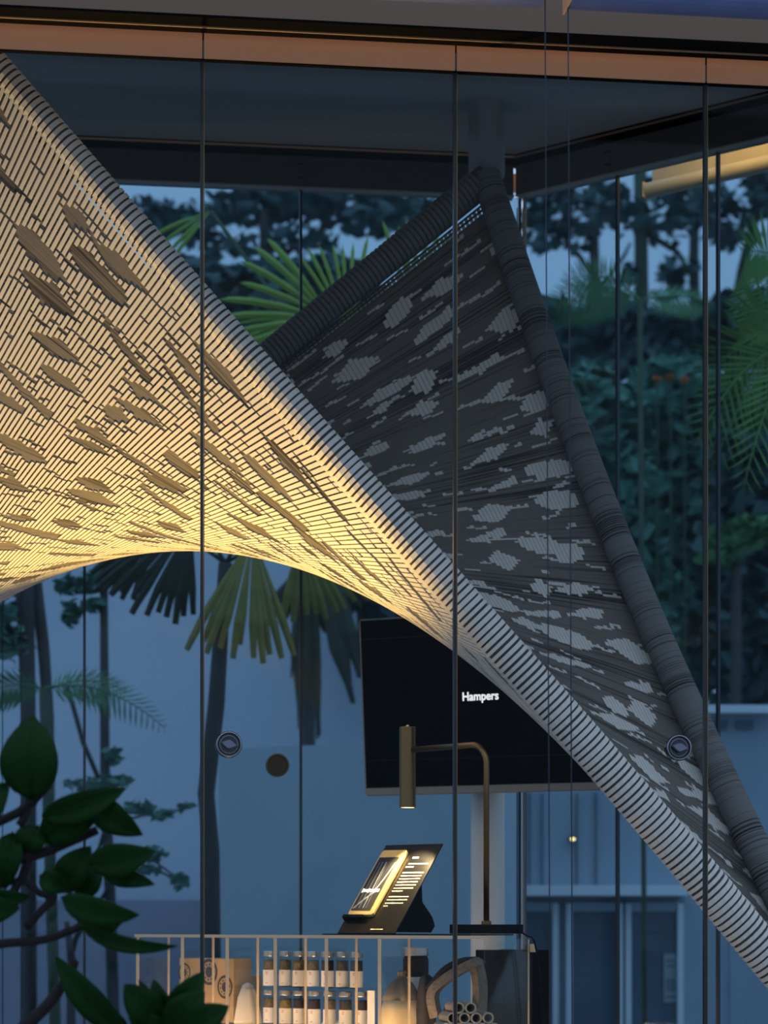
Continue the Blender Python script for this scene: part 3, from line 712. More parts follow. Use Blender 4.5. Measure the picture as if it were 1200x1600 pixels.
# ------------------------------------------------------------------ brass desk lamp
YL = 6.06
lb = at(760, 1447, YL); lamp = empty('desk_lamp', V(lb.x, lb.y, ZM), 'brass desk lamp with cylinder shade and black base on the counter', 'lamp')
AXL = AXC
bevel(MB().box(V(lb.x, lb.y, ZM+0.0135), (0.168, 0.10, 0.024), AXL).build('base', 'matte_black', lamp), 0.0015)
MB().lathe(V(lb.x, lb.y, ZM+0.0255), [(0.013, 0), (0.013, 0.008), (0.010, 0.010)], 20).build('collar', 'brass', lamp, smooth=False)
hd = at(637, 1262, 6.285)                                   # lower end of the shade
top = at(637, 1137, 6.285)
arm_z = at(700, 1167, 6.17).z
a0 = V(lb.x, lb.y, ZM+0.03); dirh = (V(hd.x, hd.y, 0)-V(lb.x, lb.y, 0)).normalized(); Rb = 0.055
pts = [a0, V(lb.x, lb.y, arm_z-Rb)]
for k_ in range(1, 10):
    a = math.pi/2*k_/9; pts.append(V(lb.x, lb.y, arm_z-Rb)+dirh*(Rb*(1-math.cos(a)))+UP*(Rb*math.sin(a)))
pts.append(V(hd.x, hd.y, arm_z)-dirh*0.018)
MB().tube(pts, 0.0078, 14).build('arm', 'brass', lamp, smooth=True)
Rs = 0.0225
MB().lathe(hd, [(Rs*0.9, 0.006), (Rs, 0.0), (Rs, top.z-hd.z), (Rs*0.9, top.z-hd.z+0.002)], 28).build('shade', 'brass', lamp, smooth=False)
MB().lathe(V(hd.x, hd.y, top.z), [(0.005, 0.001), (0.005, 0.006), (0.002, 0.008)], 12).build('finial', 'brass_light', lamp)
MB().lathe(hd+UP*0.0005, [(Rs*0.8, 0), (Rs*0.8, 0.003)], 20).build('lens', 'warm_glow', lamp)
cp = [lb+CN*0.02+DR*0.083, lb+DR*0.105+CN*0.03-UP*0.012, lb+DR*0.098+CN*0.09-UP*0.05, lb+DR*0.10+CN*0.13-UP*0.3]
cp = [V(*q_) for q_ in bz([tuple(c_) for c_ in cp], 10)]; cp = [V(c_.x, c_.y, max(c_.z, 0.3)-0.012) for c_ in cp]
MB().tube(cp, 0.0025, 6).build('cable', 'matte_black', lamp, smooth=True)
sl = bpy.data.lights.new('lamp_spot', 'SPOT'); sl.energy = 30; sl.color = (1.0, 0.74, 0.36); sl.spot_size = math.radians(64); sl.spot_blend = 0.7; sl.shadow_soft_size = 0.01
so = bpy.data.objects.new('lamp_spot', sl); COL.objects.link(so); so.parent = lamp; so.location = V(hd.x, hd.y, hd.z-0.006)-Vector(lamp.location)

# ------------------------------------------------------------------ monitor on post
TL_, ym = 0.46, 7.10
mdx = V(1, -0.46, 0).normalized(); mn = V(-0.46, -1, 0).normalized()         # to the right/nearer ; facing the camera
tl = at(560, 968, ym); 
def solve_w(px):
    k = (px-600)/FPX; return (k*tl.y-tl.x)/(mdx.x-k*mdx.y)
mw = solve_w(952); til = math.radians(5.0)
mu = (UP*math.cos(til)+mn*math.sin(til)).normalized(); mnn = mdx.cross(mu).normalized()
if mnn.y > 0: mnn = -mnn
mh = (at(560, 968, ym).z-at(571, 1243, ym).z)/math.cos(til)
mc = tl+mdx*mw/2-mu*mh/2
mon = empty('monitor', V(mc.x, mc.y, 0)-mn*0.06, 'large black monitor reading Hampers on a pale post', 'monitor')
AXM = (mdx, mu, mnn)
bevel(MB().rbox(mc-mnn*0.02, (mw, mh, 0.04), AXM, 0.012, 4).build('bezel', 'bezel', mon), 0.004)
sc_ = MB().box(mc+mnn*0.001+mu*0.010, (mw-0.014, mh-0.030, 0.003), AXM).build('screen', 'screen', mon)
MB().box(mc+mnn*0.003-mu*(mh*0.30), (mw-0.03, 0.0012, 0.0006), AXM).build('panel_line', mat('line_grey', (0.02, 0.02, 0.022), 0.5), sc_)
MB().box(mc+mnn*0.003+mu*(mh*0.385), (mw-0.03, 0.0012, 0.0006), AXM).build('panel_line', 'line_grey', sc_)
tcu = bpy.data.curves.new('lettering', 'FONT'); tcu.body = 'Hampers'; tcu.size = 0.047; tcu.extrude = 0.0003; tcu.offset = 0.0009; tcu.space_character = 1.0
to = bpy.data.objects.new('lettering_tmp', tcu); COL.objects.link(to)
bpy.context.view_layer.update()
dg = bpy.context.evaluated_depsgraph_get(); tm = bpy.data.meshes.new_from_object(to.evaluated_get(dg)); bpy.data.objects.remove(to)
a_ = np.array([v_.co for v_ in tm.vertices]); wtx = a_[:, 0].max()-a_[:, 0].min()
k = (723-600)/FPX; mc2 = mc+mnn*0.0035
# base-line start: column 723, row 1095 on the screen plane
def on_screen(px, py):
    d = V((px-600)/FPX, 1, (HOR-py)/FPX); t_ = (mc2-V(0, 0, EYE)).dot(mnn)/d.dot(mnn); return V(0, 0, EYE)+d*t_
p0, p1s = on_screen(723, 1095), on_screen(779, 1092.5)
xs = (p1s-p0); sx_ = xs.length/wtx; xd = xs.normalized()
lm = MB(); lm.v = [tuple(p0+xd*((v_.co.x-a_[:, 0].min())*sx_)+mu*(v_.co.y*sx_*1.12)+mnn*v_.co.z) for v_ in tm.vertices]; lm.f = [tuple(p_.vertices) for p_ in tm.polygons]
lm.build('lettering', 'white_text', sc_)
pc = at(762, 1300, 7.17); pc.z = 0
post_top = mc.z-mh*0.2
MB().lathe(V(pc.x, pc.y, 0.012), [(0.053, 0), (0.053, post_top-0.012)], 28).build('post', 'post_white', mon, smooth=True)
MB().lathe(V(pc.x, pc.y, 0), [(0.19, 0), (0.19, 0.008), (0.18, 0.012)], 32).build('base_plate', 'post_white', mon)
MB().box(V(pc.x, pc.y, post_top-0.06)+mn*0.075, (0.10, 0.09, 0.10), (mdx, mn, UP)).build('mount', 'matte_black', mon)

# ------------------------------------------------------------------ outdoor roller blinds and guide wires at the front
def blind(pa, pb, r, mt, label, wire=None, fixed=True):
    e = empty('roller_blind', (pa+pb)/2-UP*r, label, 'blind')
    d = (pb-pa).normalized()
    MB().tube([pa, pb], r, 24).build('fabric_roll', mt, e, smooth=False)
    bevel(MB().box(pa-d*0.004, (0.004, 2*r, 2*r), (d, d.cross(UP).normalized(), UP)).build('end_cap', 'copper', e), 0.002)
    if wire is not None:
        MB().tube(wire, 0.0016, 6).build('guide_wire', 'wire', e)
    return e
def blind_front(pxa, pxb, label, wpx):
    a, b = on_front(pxa, 0, 0.42), on_front(pxb, 0, 0.42); z = at(888, 13-0.042*FPX/5.12, on_front(888, 0, 0.42).y).z
    a.z = b.z = z
    wt = on_front(wpx[0], 0, 0.42); wt.z = z-0.0; wbm = on_front(wpx[1], 1600, 0.42); wbm = wt+(wbm-wt)*1.45; wbm.z = max(wbm.z, -0.70)
    return blind(a, b, 0.042, 'blind_blue', label, [wt, wbm])
blind_front(889, 1600, 'rolled blue outdoor blind at the top right', (887.5, 894.5))
blind_front(-300, 846, 'rolled blue outdoor blind just above the header at left', (851.5, 859.5))
# two wires behind the rear glass at left
for px in (4, 33):
    a = on_rear(px, 0, -0.25); w = MB().tube([V(a.x, a.y, -0.74), V(a.x, a.y, 3.3)], 0.0018, 6)
    tag(w.build('guide_wire', 'wire', origin=(a.x, a.y, -0.74)), 'thin dark guide wire outside the rear glass, %s one' % ('left' if px == 4 else 'right'), 'wire')
for px, dsc in ((808, 'left one'), (817, 'right one')):
    a = at(px, 0, 7.75); w = MB().tube([V(a.x, a.y, -0.74), V(a.x, a.y, 3.3)], 0.0022, 6)
    tag(w.build('guide_wire', 'wire', origin=(a.x, a.y, -0.74)), 'thin dark guide wire outside the back corner, %s' % dsc, 'wire')
# warm-lit blind outside the right wall, hung under its own beam
OFF = -0.55
pa, pb = on_right(1011, 0), on_right(1700, 0)
def out_pt(px, py, off=OFF):
    k = (px-600)/FPX; b0 = V(XC, YC, 0)+NR*off; t_ = (k*b0.y-b0.x)/(DR.x-k*DR.y); q_ = b0+DR*t_; return at(px, py, q_.y)
pa, pb = out_pt(1012, 298), out_pt(1200, 238)
zb_ = pa.z; pb.z = zb_
pb = pa+(pb-pa).normalized()*2.2
e = blind(pa, pb, 0.0265, 'blind_tan', 'tan rolled blind lit warm outside the right glass wall')
beam = MB(); mid = (pa+pb)/2-NR*0.06; 
beam.box(V(mid.x, mid.y, zb_+0.25), ((pb-pa).length, 0.06, 0.46), AXR)
struct('trim_5', beam, 'blind_tan', 'pale outer beam behind the warm-lit blind')
# its lamp: a small downlight on an arm above the blind
wl = pa+(pb-pa)*0.2+NR*0.26; wl.z = zb_+0.26
e = empty('outdoor_downlight', wl, 'small outdoor wall lamp washing the tan blind', 'lamp')
MB().lathe(wl, [(0.03, 0), (0.03, 0.06), (0.02, 0.07)], 16).build('housing', 'black_metal', e)
MB().tube([wl+UP*0.05, wl+UP*0.05-NR*0.3], 0.008, 8).build('bracket_arm', 'black_metal', e)
pl = bpy.data.lights.new('wall_wash', 'POINT'); pl.energy = 13.0; pl.color = (1.0, 0.47, 0.09); pl.shadow_soft_size = 0.03
po = bpy.data.objects.new('wall_wash', pl); COL.objects.link(po); po.parent = e; po.location = (0, 0, -0.045)

# ------------------------------------------------------------------ floor uplight under the canopy
ul = at(300, 1440, 6.0); ul.z = 0
e = empty('floor_uplight', ul, 'small black uplight on the floor beneath the canopy', 'lamp')
ULZ = 0.30
MB().lathe(ul, [(0.09, 0), (0.09, 0.010), (0.012, 0.012), (0.012, ULZ-0.10)], 20).build('stand', 'black_metal', e)
aim = V(ul.x-0.45, ul.y+0.10, ULZ+1.5)-V(ul.x, ul.y, ULZ); aim.normalize()
qx = aim.cross(V(0, 1, 0)).normalized(); qy = aim.cross(qx)
MB().lathe(V(ul.x, ul.y, ULZ)-aim*0.10, [(0.03, 0), (0.045, 0.02), (0.045, 0.095), (0.040, 0.095), (0.036, 0.07), (0.001, 0.07)], 24, (qx, qy, aim)).build('housing', 'black_metal', e)
MB().box(V(ul.x-0.02, ul.y+0.10, ULZ+0.0975), (0.40, 0.003, 0.295)).build('added_light_shield', 'black_metal', e)  # added unseen plate, keeps the uplight off the rear ceiling
MB().box(V(ul.x, ul.y+0.075, ULZ-0.045), (0.02, 0.06, 0.006)).build('added_light_shield_arm', 'black_metal', e)  # arm of the added shield plate
MB().box(V(ul.x+0.10, ul.y+0.103, ULZ+0.12), (0.22, 0.003, 0.34)).build('added_light_shield', 'black_metal', e)  # second added plate, cuts the beam lower on its right side
sp = bpy.data.lights.new('uplight', 'SPOT'); sp.energy = 360; sp.color = (1.0, 0.605, 0.15); sp.spot_size = math.radians(90); sp.spot_blend = 0.55; sp.shadow_soft_size = 0.012
spo = bpy.data.objects.new('uplight', sp); COL.objects.link(spo); spo.parent = e; spo.location = V(0, 0, ULZ)
spo.rotation_euler = aim.to_track_quat('-Z', 'Y').to_euler()

# ------------------------------------------------------------------ garden walls and building outside
ZG = -0.75
def wall_box(name, px0, px1, pyt, Y, th, mt, label, z0=ZG):
    a, b = at(px0, pyt, Y), at(px1, pyt, Y); mid = (a+b)/2
    return struct(name, MB().box(V(mid.x, Y+th/2, (a.z+z0)/2), (b.x-a.x, th, a.z-z0)), mt, label)
wall_box('wall_rear', -900, 700, 815, 13.0, 0.3, 'concrete', 'tall grey concrete garden wall behind the trees')
wall_box('wall_rear_base', -900, 374, 1406, 12.3, 0.25, 'concrete_dark', 'low dark concrete kerb wall left of the pale block')
a, b = at(376, 1168, 11.0), at(790, 1440, 10.4); 
dW = V(b.x-a.x, b.y-a.y, 0).normalized()
mid = V((a.x+b.x)/2, (a.y+b.y)/2+0.3, (a.z+ZG)/2)
struct('wall_block', MB().box(mid, (math.hypot(b.x-a.x, b.y-a.y), 0.5, a.z-ZG), (dW, V(-dW.y, dW.x, 0), UP)), 'concrete_pale', 'pale plain wall block behind the brass lamp')
# building with white framed windows, lower right
YB = 11.6
bl = empty('house', at(1000, 1700, YB), 'low blue-grey building with white framed windows seen below the canopy', 'building')
def fb(px0, px1, py0, py1, d, th, name, mt, par=None):
    p0, p1_ = at(px0, py0, YB), at(px1, py1, YB); z0 = max(p1_.z, ZG)
    return MB().box(V((p0.x+p1_.x)/2, YB-d+th/2, (p0.z+z0)/2), (abs(p1_.x-p0.x), th, abs(p0.z-z0)), ).build(name, mt, par or bl)
fb(780, 1500, 1112, 1760, 0.0, 0.5, 'wall', 'facade')
fb(1095, 1500, 1104, 1116, 0.10, 0.6, 'parapet_cap', 'frame_white')
fb(788, 1066, 1384, 1400, 0.22, 0.24, 'ledge', 'frame_white')
fb(788, 1058, 1400, 1406, 0.10, 0.12, 'ledge_shade_strip', 'pane_dark')  # dark strip painting the shade under the ledge
for (x0, x1) in ((800, 862), (892, 962), (984, 1056)):
    wn = fb(x0, x1, 1424, 1758, 0.02, 0.02, 'window', 'pane_dark')
    fb(x0-9, x0, 1412, 1758, 0.08, 0.08, 'frame', 'frame_white', wn); fb(x1, x1+9, 1412, 1758, 0.08, 0.08, 'frame', 'frame_white', wn)
    fb(x0-9, x1+9, 1410, 1424, 0.07, 0.07, 'frame', 'facade', wn)
for (x0, x1) in ((1068, 1130), (1140, 1230)): fb(x0, x1, 1400, 1758, 0.01, 0.02, 'wall_panel', 'facade')
for x0 in (806, 826, 846, 900, 930): fb(x0, x0+2, 1240, 1384, 0.02, 0.03, 'wall_groove', 'pane_dark')
for x0 in (1110, 1150): fb(x0, x0+26, 1126, 1140, 0.02, 0.03, 'vent', 'pane_dark')
nb = fb(1036, 1058, 1490, 1566, 0.035, 0.01, 'paper_notice', 'paper')
for y0 in (1500, 1508, 1530, 1535, 1540, 1545, 1556): fb(1039, 1054, y0, y0+2, 0.038, 0.003, 'print_line', 'pane_dark', nb)
gl_ = at(895, 1310, YB-0.10)
e = empty('wall_sconce', gl_, 'tiny glowing warm wall light on the blue building', 'lamp')
MB().lathe(gl_-UP*0.01, [(0.005, 0), (0.012, 0.003), (0.012, 0.010), (0.005, 0.013)], 12).build('glass', 'warm_glow', e)
MB().box(gl_+V(0, 0.06, 0), (0.03, 0.09, 0.02)).build('back_plate', 'black_metal', e)

# ------------------------------------------------------------------ plants
def leafcloud(blobs, n, size, seed):
    """blobs: (centre, (rx,ry,rz)); returns a mesh builder full of small folded leaves"""
    r_ = np.random.default_rng(seed); vol = np.array([b_[1][0]*b_[1][2] for b_ in blobs]); cnt = np.maximum(8, (n*vol/vol.sum()).astype(int))
    m_ = MB(); Vs = []; Fs = []
    for (c, r), k_ in zip(blobs, cnt):
        d = r_.normal(size=(k_, 3)); d /= np.linalg.norm(d, axis=1, keepdims=True); d *= r_.random((k_, 1))**(1/2.4)
        P = np.array(c)+d*np.array(r)
        a = r_.normal(size=(k_, 3)); a[:, 2] *= 0.5; a /= np.linalg.norm(a, axis=1, keepdims=True)
        b = np.cross(a, r_.normal(size=(k_, 3))); b /= np.linalg.norm(b, axis=1, keepdims=True); nrm = np.cross(a, b)
        L = size*r_.uniform(0.6, 1.4, (k_, 1))
        q_ = np.stack([P-a*L/2, P+b*L*0.26-a*L*0.08+nrm*L*0.06, P+a*L/2, P-b*L*0.26-a*L*0.08+nrm*L*0.06], 1)
        s_ = len(Vs)*1; base_ = sum(len(x) for x in Vs); Vs.append(q_.reshape(-1, 3)); Fs += [(base_+4*i_, base_+4*i_+1, base_+4*i_+2, base_+4*i_+3) for i_ in range(k_)]
    m_.v = [tuple(p_) for p_ in np.concatenate(Vs)]; m_.f = Fs
    return m_
def tree(name, px, Y, trunk, blobs, mt, n, size, label, cat='tree', bark='bark', seed=1, branches=(), group=None):
    """trunk: [(px,py,r_px)], blobs: [(px,py,rx_px,ry_px,dY)]"""
    base = at(px, 1440, Y); base.z = ZG
    e = empty(name, base, label, cat, group)
    s_ = Y/FPX
    if trunk:
        pts = [at(a, b, Y) for a, b, c in trunk]; rad = [c*s_ for a, b, c in trunk]
        if pts[0].z > ZG+0.05: pts = [V(pts[0].x, pts[0].y, ZG)]+pts; rad = [rad[0]*1.1]+rad
        MB().tube(pts, rad, 10).build('trunk', bark, e, smooth=True)
    else:
        MB().tube([V(base.x, Y, ZG), at(blobs[0][0], blobs[0][1], Y)], 0.03, 6).build('trunk', bark, e, smooth=True)
    for br in branches:
        MB().tube([at(a, b, Y+0.05) for a, b, c in br], [c*s_ for a, b, c in br], 7).build('branch', bark, e, smooth=True)
    if blobs:
        bb_ = [(at(a, b, Y+d), (rx*s_, max(rx, ry)*s_*0.9, ry*s_)) for a, b, rx, ry, d in blobs]
        leafcloud(bb_, n, size, seed).build('foliage', mt, e)
    return e
def ground_pt(p): return V(p.x, p.y, ZG)

# trees whose crowns show above the dark canopy wing
tree('umbrella_tree', 415, 15.6, [(425, 900, 14), (420, 600, 12), (415, 420, 10), (412, 330, 7)], [(300, 345, 80, 26, 0), (420, 318, 100, 34, 0.2), (540, 318, 110, 30, 0.1), (600, 345, 70, 22, -.2), (640, 322, 60, 20, 0), (470, 375, 60, 16, 0), (350, 385, 60, 12, 0), (235, 335, 60, 22, 0)], 'foliage_dark', 800, 0.14, 'dark spreading tree crown just under the rear bulkhead', seed=2, branches=[[(416, 430, 6), (350, 370, 4), (290, 350, 3)], [(416, 420, 6), (480, 370, 4), (560, 330, 3)]])
tree('background_shrub', 360, 13.9, [], [(360, 480, 120, 60, 0), (450, 520, 120, 70, 0), (520, 440, 60, 40, 0), (300, 440, 70, 40, 0), (590, 500, 70, 60, 0), (430, 445, 80, 34, 0)], 'foliage_dark', 2600, 0.15, 'dense dark shrub behind the bright fan palm leaves', 'shrub', seed=3)
tree('background_shrub', 640, 12.55, [], [(560, 905, 80, 45, 0), (640, 930, 70, 60, 0), (520, 880, 50, 30, 0), (610, 1010, 50, 50, 0)], 'foliage_dark', 1700, 0.14, 'dark shrub above the upper left corner of the monitor', 'shrub', seed=4)
# trees at right
tree('slender_tree', 1003, 15.8, [(1006, 1100, 14), (1004, 600, 12), (1002, 420, 11), (1000, 250, 10)], [(960, 330, 50, 40, 0), (1040, 345, 60, 40, 0), (985, 425, 30, 22, 0), (1060, 300, 50, 30, 0)], 'foliage_dark', 240, 0.13, 'tree with thick green trunk under the end of the tan blind', bark='bark_green', seed=5, branches=[[(1004, 360, 6), (1060, 395, 4), (1085, 440, 3)]])
tree('slender_tree', 930, 16.6, [(935, 1000, 9), (932, 500, 9), (928, 380, 8), (924, 280, 6)], [(870, 320, 60, 40, 0), (900, 365, 40, 28, 0), (840, 360, 36, 34, 0), (945, 310, 30, 30, 0), (850, 300, 40, 20, 0)], 'foliage_dark', 300, 0.13, 'tree with thin forked trunk close to the back corner', seed=6, branches=[[(930, 440, 5), (905, 400, 4), (880, 370, 3)], [(932, 460, 4), (975, 400, 3), (985, 380, 2)]])
tree('slender_tree', 1085, 17.4, [(1088, 1000, 10), (1086, 520, 9), (1084, 400, 8), (1088, 270, 6)], [(1065, 425, 45, 26, 0), (1100, 320, 50, 44, 0), (1120, 360, 30, 20, 0), (1050, 455, 30, 18, 0)], 'foliage_dark', 230, 0.13, 'tree with dark straight trunk left of the right front joint', seed=7)
tree('slender_tree', 1160, 15.9, [(1130, 900, 9), (1145, 500, 8), (1160, 420, 8), (1185, 320, 7), (1195, 230, 6)], [(1180, 320, 40, 30, 0), (1150, 365, 45, 20, 0), (1200, 280, 50, 36, 0), (1140, 330, 20, 20, 0)], 'foliage_dark', 230, 0.13, 'leaning tree at the right edge under the warm blind', seed=8)
tree('hedge_mass', 900, 14.7, [], [(850, 560, 90, 90, 0), (960, 530, 90, 60, 0), (1060, 540, 90, 50, 0), (1160, 520, 90, 60, 0), (1240, 540, 90, 80, 0)], 'foliage_dark', 3600, 0.18, 'dark tall hedge across the view right of the canopy', 'hedge', seed=9)
tree('garden_shrub', 930, 12.6, [], [(920, 680, 90, 110, 0), (900, 840, 110, 110, 0), (960, 780, 70, 100, 0), (960, 940, 100, 110, 0)], 'foliage_mid', 3300, 0.17, 'green shrub beside the lower half of the dark roll', 'shrub', seed=10)
tree('garden_shrub', 1060, 13.95, [], [(1050, 660, 100, 100, 0), (1060, 820, 110, 110, 0), (1050, 980, 110, 120, 0), (1110, 740, 80, 90, 0)], 'foliage_mid', 3600, 0.17, 'green shrub seen through the middle right glass pane', 'shrub', seed=12)
tree('garden_shrub', 1180, 12.95, [], [(1190, 680, 90, 110, 0), (1190, 860, 100, 110, 0), (1170, 1000, 100, 110, 0), (1250, 780, 90, 150, 0)], 'foliage_dark', 3300, 0.17, 'dark shrub at the right edge behind the drooping fronds', 'shrub', seed=13)
tree('garden_shrub', 1150, 12.15, [], [(1150, 840, 40, 16, 0), (1180, 825, 40, 14, 0), (1120, 870, 30, 12, 0)], 'foliage_green', 420, 0.12, 'small bright green bush low at the right edge', 'shrub', seed=14)

def fan_leaf(par, hub, R, a0, a1, n, mt, blunt=0.0, tilt=0.25, gap=0.30, seed=0, rvar=0.15, wscale=1.0):
    """fan palm leaf: pleated segments radiating from hub between angles a0..a1 (degrees, image sense, 90 = up)"""
    r_ = random.Random(seed); P = []; F = []
    for i_ in range(n):
        a = math.radians(a0+(a1-a0)*(i_+0.5)/n+r_.uniform(-1.5, 1.5)); da = math.radians((a1-a0)/n/2)*wscale; L = R*(1-rvar*r_.random())
        d = V(math.cos(a), 0, math.sin(a)); side = V(-math.sin(a), 0, math.cos(a)); out = V(0, -1, 0); st = len(P)
        prof = [(0.02, 1.0, 0), (0.45, 1.0, 0.05), (0.72, 1-gap, 0.02), (0.9, (1-gap)*0.8, -0.06), (1.0, blunt*0.8, -0.14)]
        for t_, w_k, dz in prof:
            wd = math.tan(da)*t_*L*w_k if t_ < 0.75 else math.tan(da)*0.72*L*w_k
            c = hub+d*(t_*L)+out*(tilt*t_*L*(math.sin(a*1.7+seed)*0.5+0.5)+dz*L*0.5)+V(0, 0, -0.10*L*t_*t_*abs(math.cos(a)))
            P += [c-side*wd, c+out*wd*0.45, c+side*wd]
        for k_ in range(len(prof)-1):
            s_ = st+3*k_; F += [(s_, s_+1, s_+4, s_+3), (s_+1, s_+2, s_+5, s_+4)]
    return MB().add(P, F).build('leaf', mt, par)
def fan_palm(px, Y, label, leaves, stemtop, mt_stem='bark', rs=0.03, group=None, curve=None):
    base = at(px, 1440, Y); base.z = ZG; e = empty('fan_palm', base, label, 'palm', group)
    tops = at(stemtop[0], stemtop[1], Y)
    pts = [base]+([at(a, b, Y) for a, b in curve] if curve else [])+[tops]
    MB().tube(pts, [rs]*(len(pts)-1)+[rs*0.8], 10).build('trunk', mt_stem, e, smooth=True)
    for k_, (hx, hy, dY, R, a0, a1, n_, mt, bl_) in enumerate(leaves):
        hub = at(hx, hy, Y+dY)
        MB().tube([tops, (tops+hub)/2+V(0, 0, 0.03), hub], 0.008, 6).build('stalk', 'bark_green', e, smooth=True)
        fan_leaf(e, hub, R*Y/FPX, a0, a1, n_, mt, bl_, seed=k_+px, wscale=1.12 if bl_ else 0.8, gap=0.02 if bl_ else 0.35)
    return e
fan_palm(762, 9.2, 'bright green fan palm behind the upper dark roll', [(520, 500, 0, 185, 120, 200, 8, 'fan_green', 0), (545, 520, -0.1, 160, 70, 125, 8, 'fan_green', 0), (470, 500, 0.15, 120, 170, 235, 9, 'fan_green', 0), (330, 330, 0.5, 120, 195, 235, 4, 'fan_green', 0), (640, 480, 0.2, 150, 40, 110, 9, 'fan_green', 0)], (540, 640), curve=[(762, 1240), (720, 1050)])
fan_palm(340, 9.0, 'fan palm with olive leaves hanging below the canopy arch', [(395, 835, 0, 205, 238, 292, 11, 'fan_olive', 0.8), (300, 815, 0.1, 170, 205, 275, 12, 'fan_dark', 0.9), (470, 835, 0.25, 150, 255, 330, 10, 'fan_olive', 0.8), (250, 830, 0.3, 130, 180, 250, 9, 'fan_dark', 0.8)], (352, 880), rs=0.034, curve=[(330, 1330), (322, 1240), (338, 1100)])
pd = fan_palm(480, 11.9, 'dark palm trunk with long dead leaves left of the monitor', [(485, 870, 0, 120, 225, 330, 12, 'fan_dark', 0.5)], (482, 860), rs=0.045)
for k_, (x0, y0, x1, y1, w) in enumerate(((462, 890, 468, 1140, 14), (478, 880, 478, 1155, 16), (494, 880, 496, 1155, 12), (500, 900, 552, 1100, 26), (470, 900, 455, 1060, 10), (520, 890, 562, 1060, 24), (488, 940, 500, 1150, 12))):
    a, b = at(x0, y0, 11.85), at(x1, y1, 11.8); side = V(1, 0, 0)*(w/2*11.85/FPX); P = []
    for t_ in (0, .3, .6, .85, 1.0):
        c = a.lerp(b, t_)+V(0, -0.05*math.sin(t_*3), 0); ww = side*(0.5+1.2*t_ if t_ < .7 else 1.4-t_*1.1); P += [c-ww, c+V(0, -0.02, 0), c+ww]
    MB().add(P, [(3*i_, 3*i_+1, 3*i_+4, 3*i_+3) for i_ in range(4)]+[(3*i_+1, 3*i_+2, 3*i_+5, 3*i_+4) for i_ in range(4)]).build('dead_leaf', 'fan_dark', pd)

def frond(par, p0, p1, sag, n, L, mt, wl=0.13, taper=True, hang=0.5):
    """feather frond: curved rib with paired leaflets"""
    p0, p1 = Vector(p0), Vector(p1); pts = []
    for i_ in range(13):
        t_ = i_/12; pts.append(p0.lerp(p1, t_)+UP*(sag*4*t_*(1-t_)))
    rib = MB().tube(pts, [0.006*(1-0.7*i_/12) for i_ in range(13)], 5).build('frond', mt, par, smooth=True)
    P = []; F = []
    for i_ in range(n):
        t_ = 0.10+0.9*i_/(n-1); k_ = min(int(t_*12), 11); f_ = t_*12-k_; c = pts[k_].lerp(pts[k_+1], f_); d = (pts[k_+1]-pts[k_]).normalized()
        Lk = L*(math.sin(math.pi*min(1, 0.12+0.85*t_))**0.7 if taper else 1)
        for s_ in (-1, 1):
            sd = d.cross(V(0, -1, 0)).normalized()*s_; dirn = (sd*0.8+d*0.55+V(0, -0.25*s_, 0)-UP*hang*0.5).normalized(); wv = d*(Lk*wl/2)
            st = len(P); P += [c-wv*0.4, c+dirn*Lk*0.45-wv-UP*0.01, c+dirn*Lk-UP*hang*Lk*0.2, c+dirn*Lk*0.45+wv-UP*0.01, c+wv*0.4]
            F.append((st, st+1, st+2, st+3, st+4))
    MB().add(P, F).build('leaflets', mt, rib)
def fern(px, Y, label, fr, mt, n=22, L=0.12, cat='fern', rt=0.025, wl=0.13):
    base = at(px, 1440, Y); base.z = ZG; e = empty('feather_palm' if cat == 'palm' else 'tree_fern', base, label, cat)
    for (x0, y0, x1, y1, sag, dY) in fr:
        p0 = at(x0, y0, Y); p1 = at(x1, y1, Y+dY)
        frond(e, p0, p1, sag*Y/FPX, n, L, mt, wl)
    hub = at(fr[0][0], fr[0][1], Y)
    MB().tube([base, V((base.x+hub.x)/2, Y, (base.z+hub.z)/2), hub], rt, 8).build('trunk', 'bark_green', e, smooth=True)
    return e
fern(100, 9.6, 'fern with bright frond beside the big foreground leaf', [(70, 1075, 258, 1138, 26, -0.2), (70, 1080, 200, 1082, 18, 0.2), (70, 1078, -30, 1090, 14, 0)], 'fern_green', 20, 0.12)
fern(1010, 10.8, 'tree fern with arching fronds above the dense hedge', [(1000, 470, 850, 478, 26, -.2), (1000, 475, 860, 500, 16, 0.2), (1000, 470, 1110, 475, 10, 0.1), (1000, 468, 880, 440, 22, .3)], 'fern_green', 22, 0.13, rt=0.012)
fern(1230, 8.9, 'palm with long drooping green fronds at the right edge', [(1245, 545, 1085, 700, 45, -.1), (1250, 560, 1110, 740, 50, .1), (1245, 540, 1090, 610, 40, .2), (1250, 560, 1160, 770, 45, -.2), (1250, 545, 1170, 420, 10, .2), (1250, 540, 1150, 500, 30, .1), (1240, 420, 1165, 395, 12, .1)], 'frond_green', 17, 0.20, 'palm', wl=0.10)
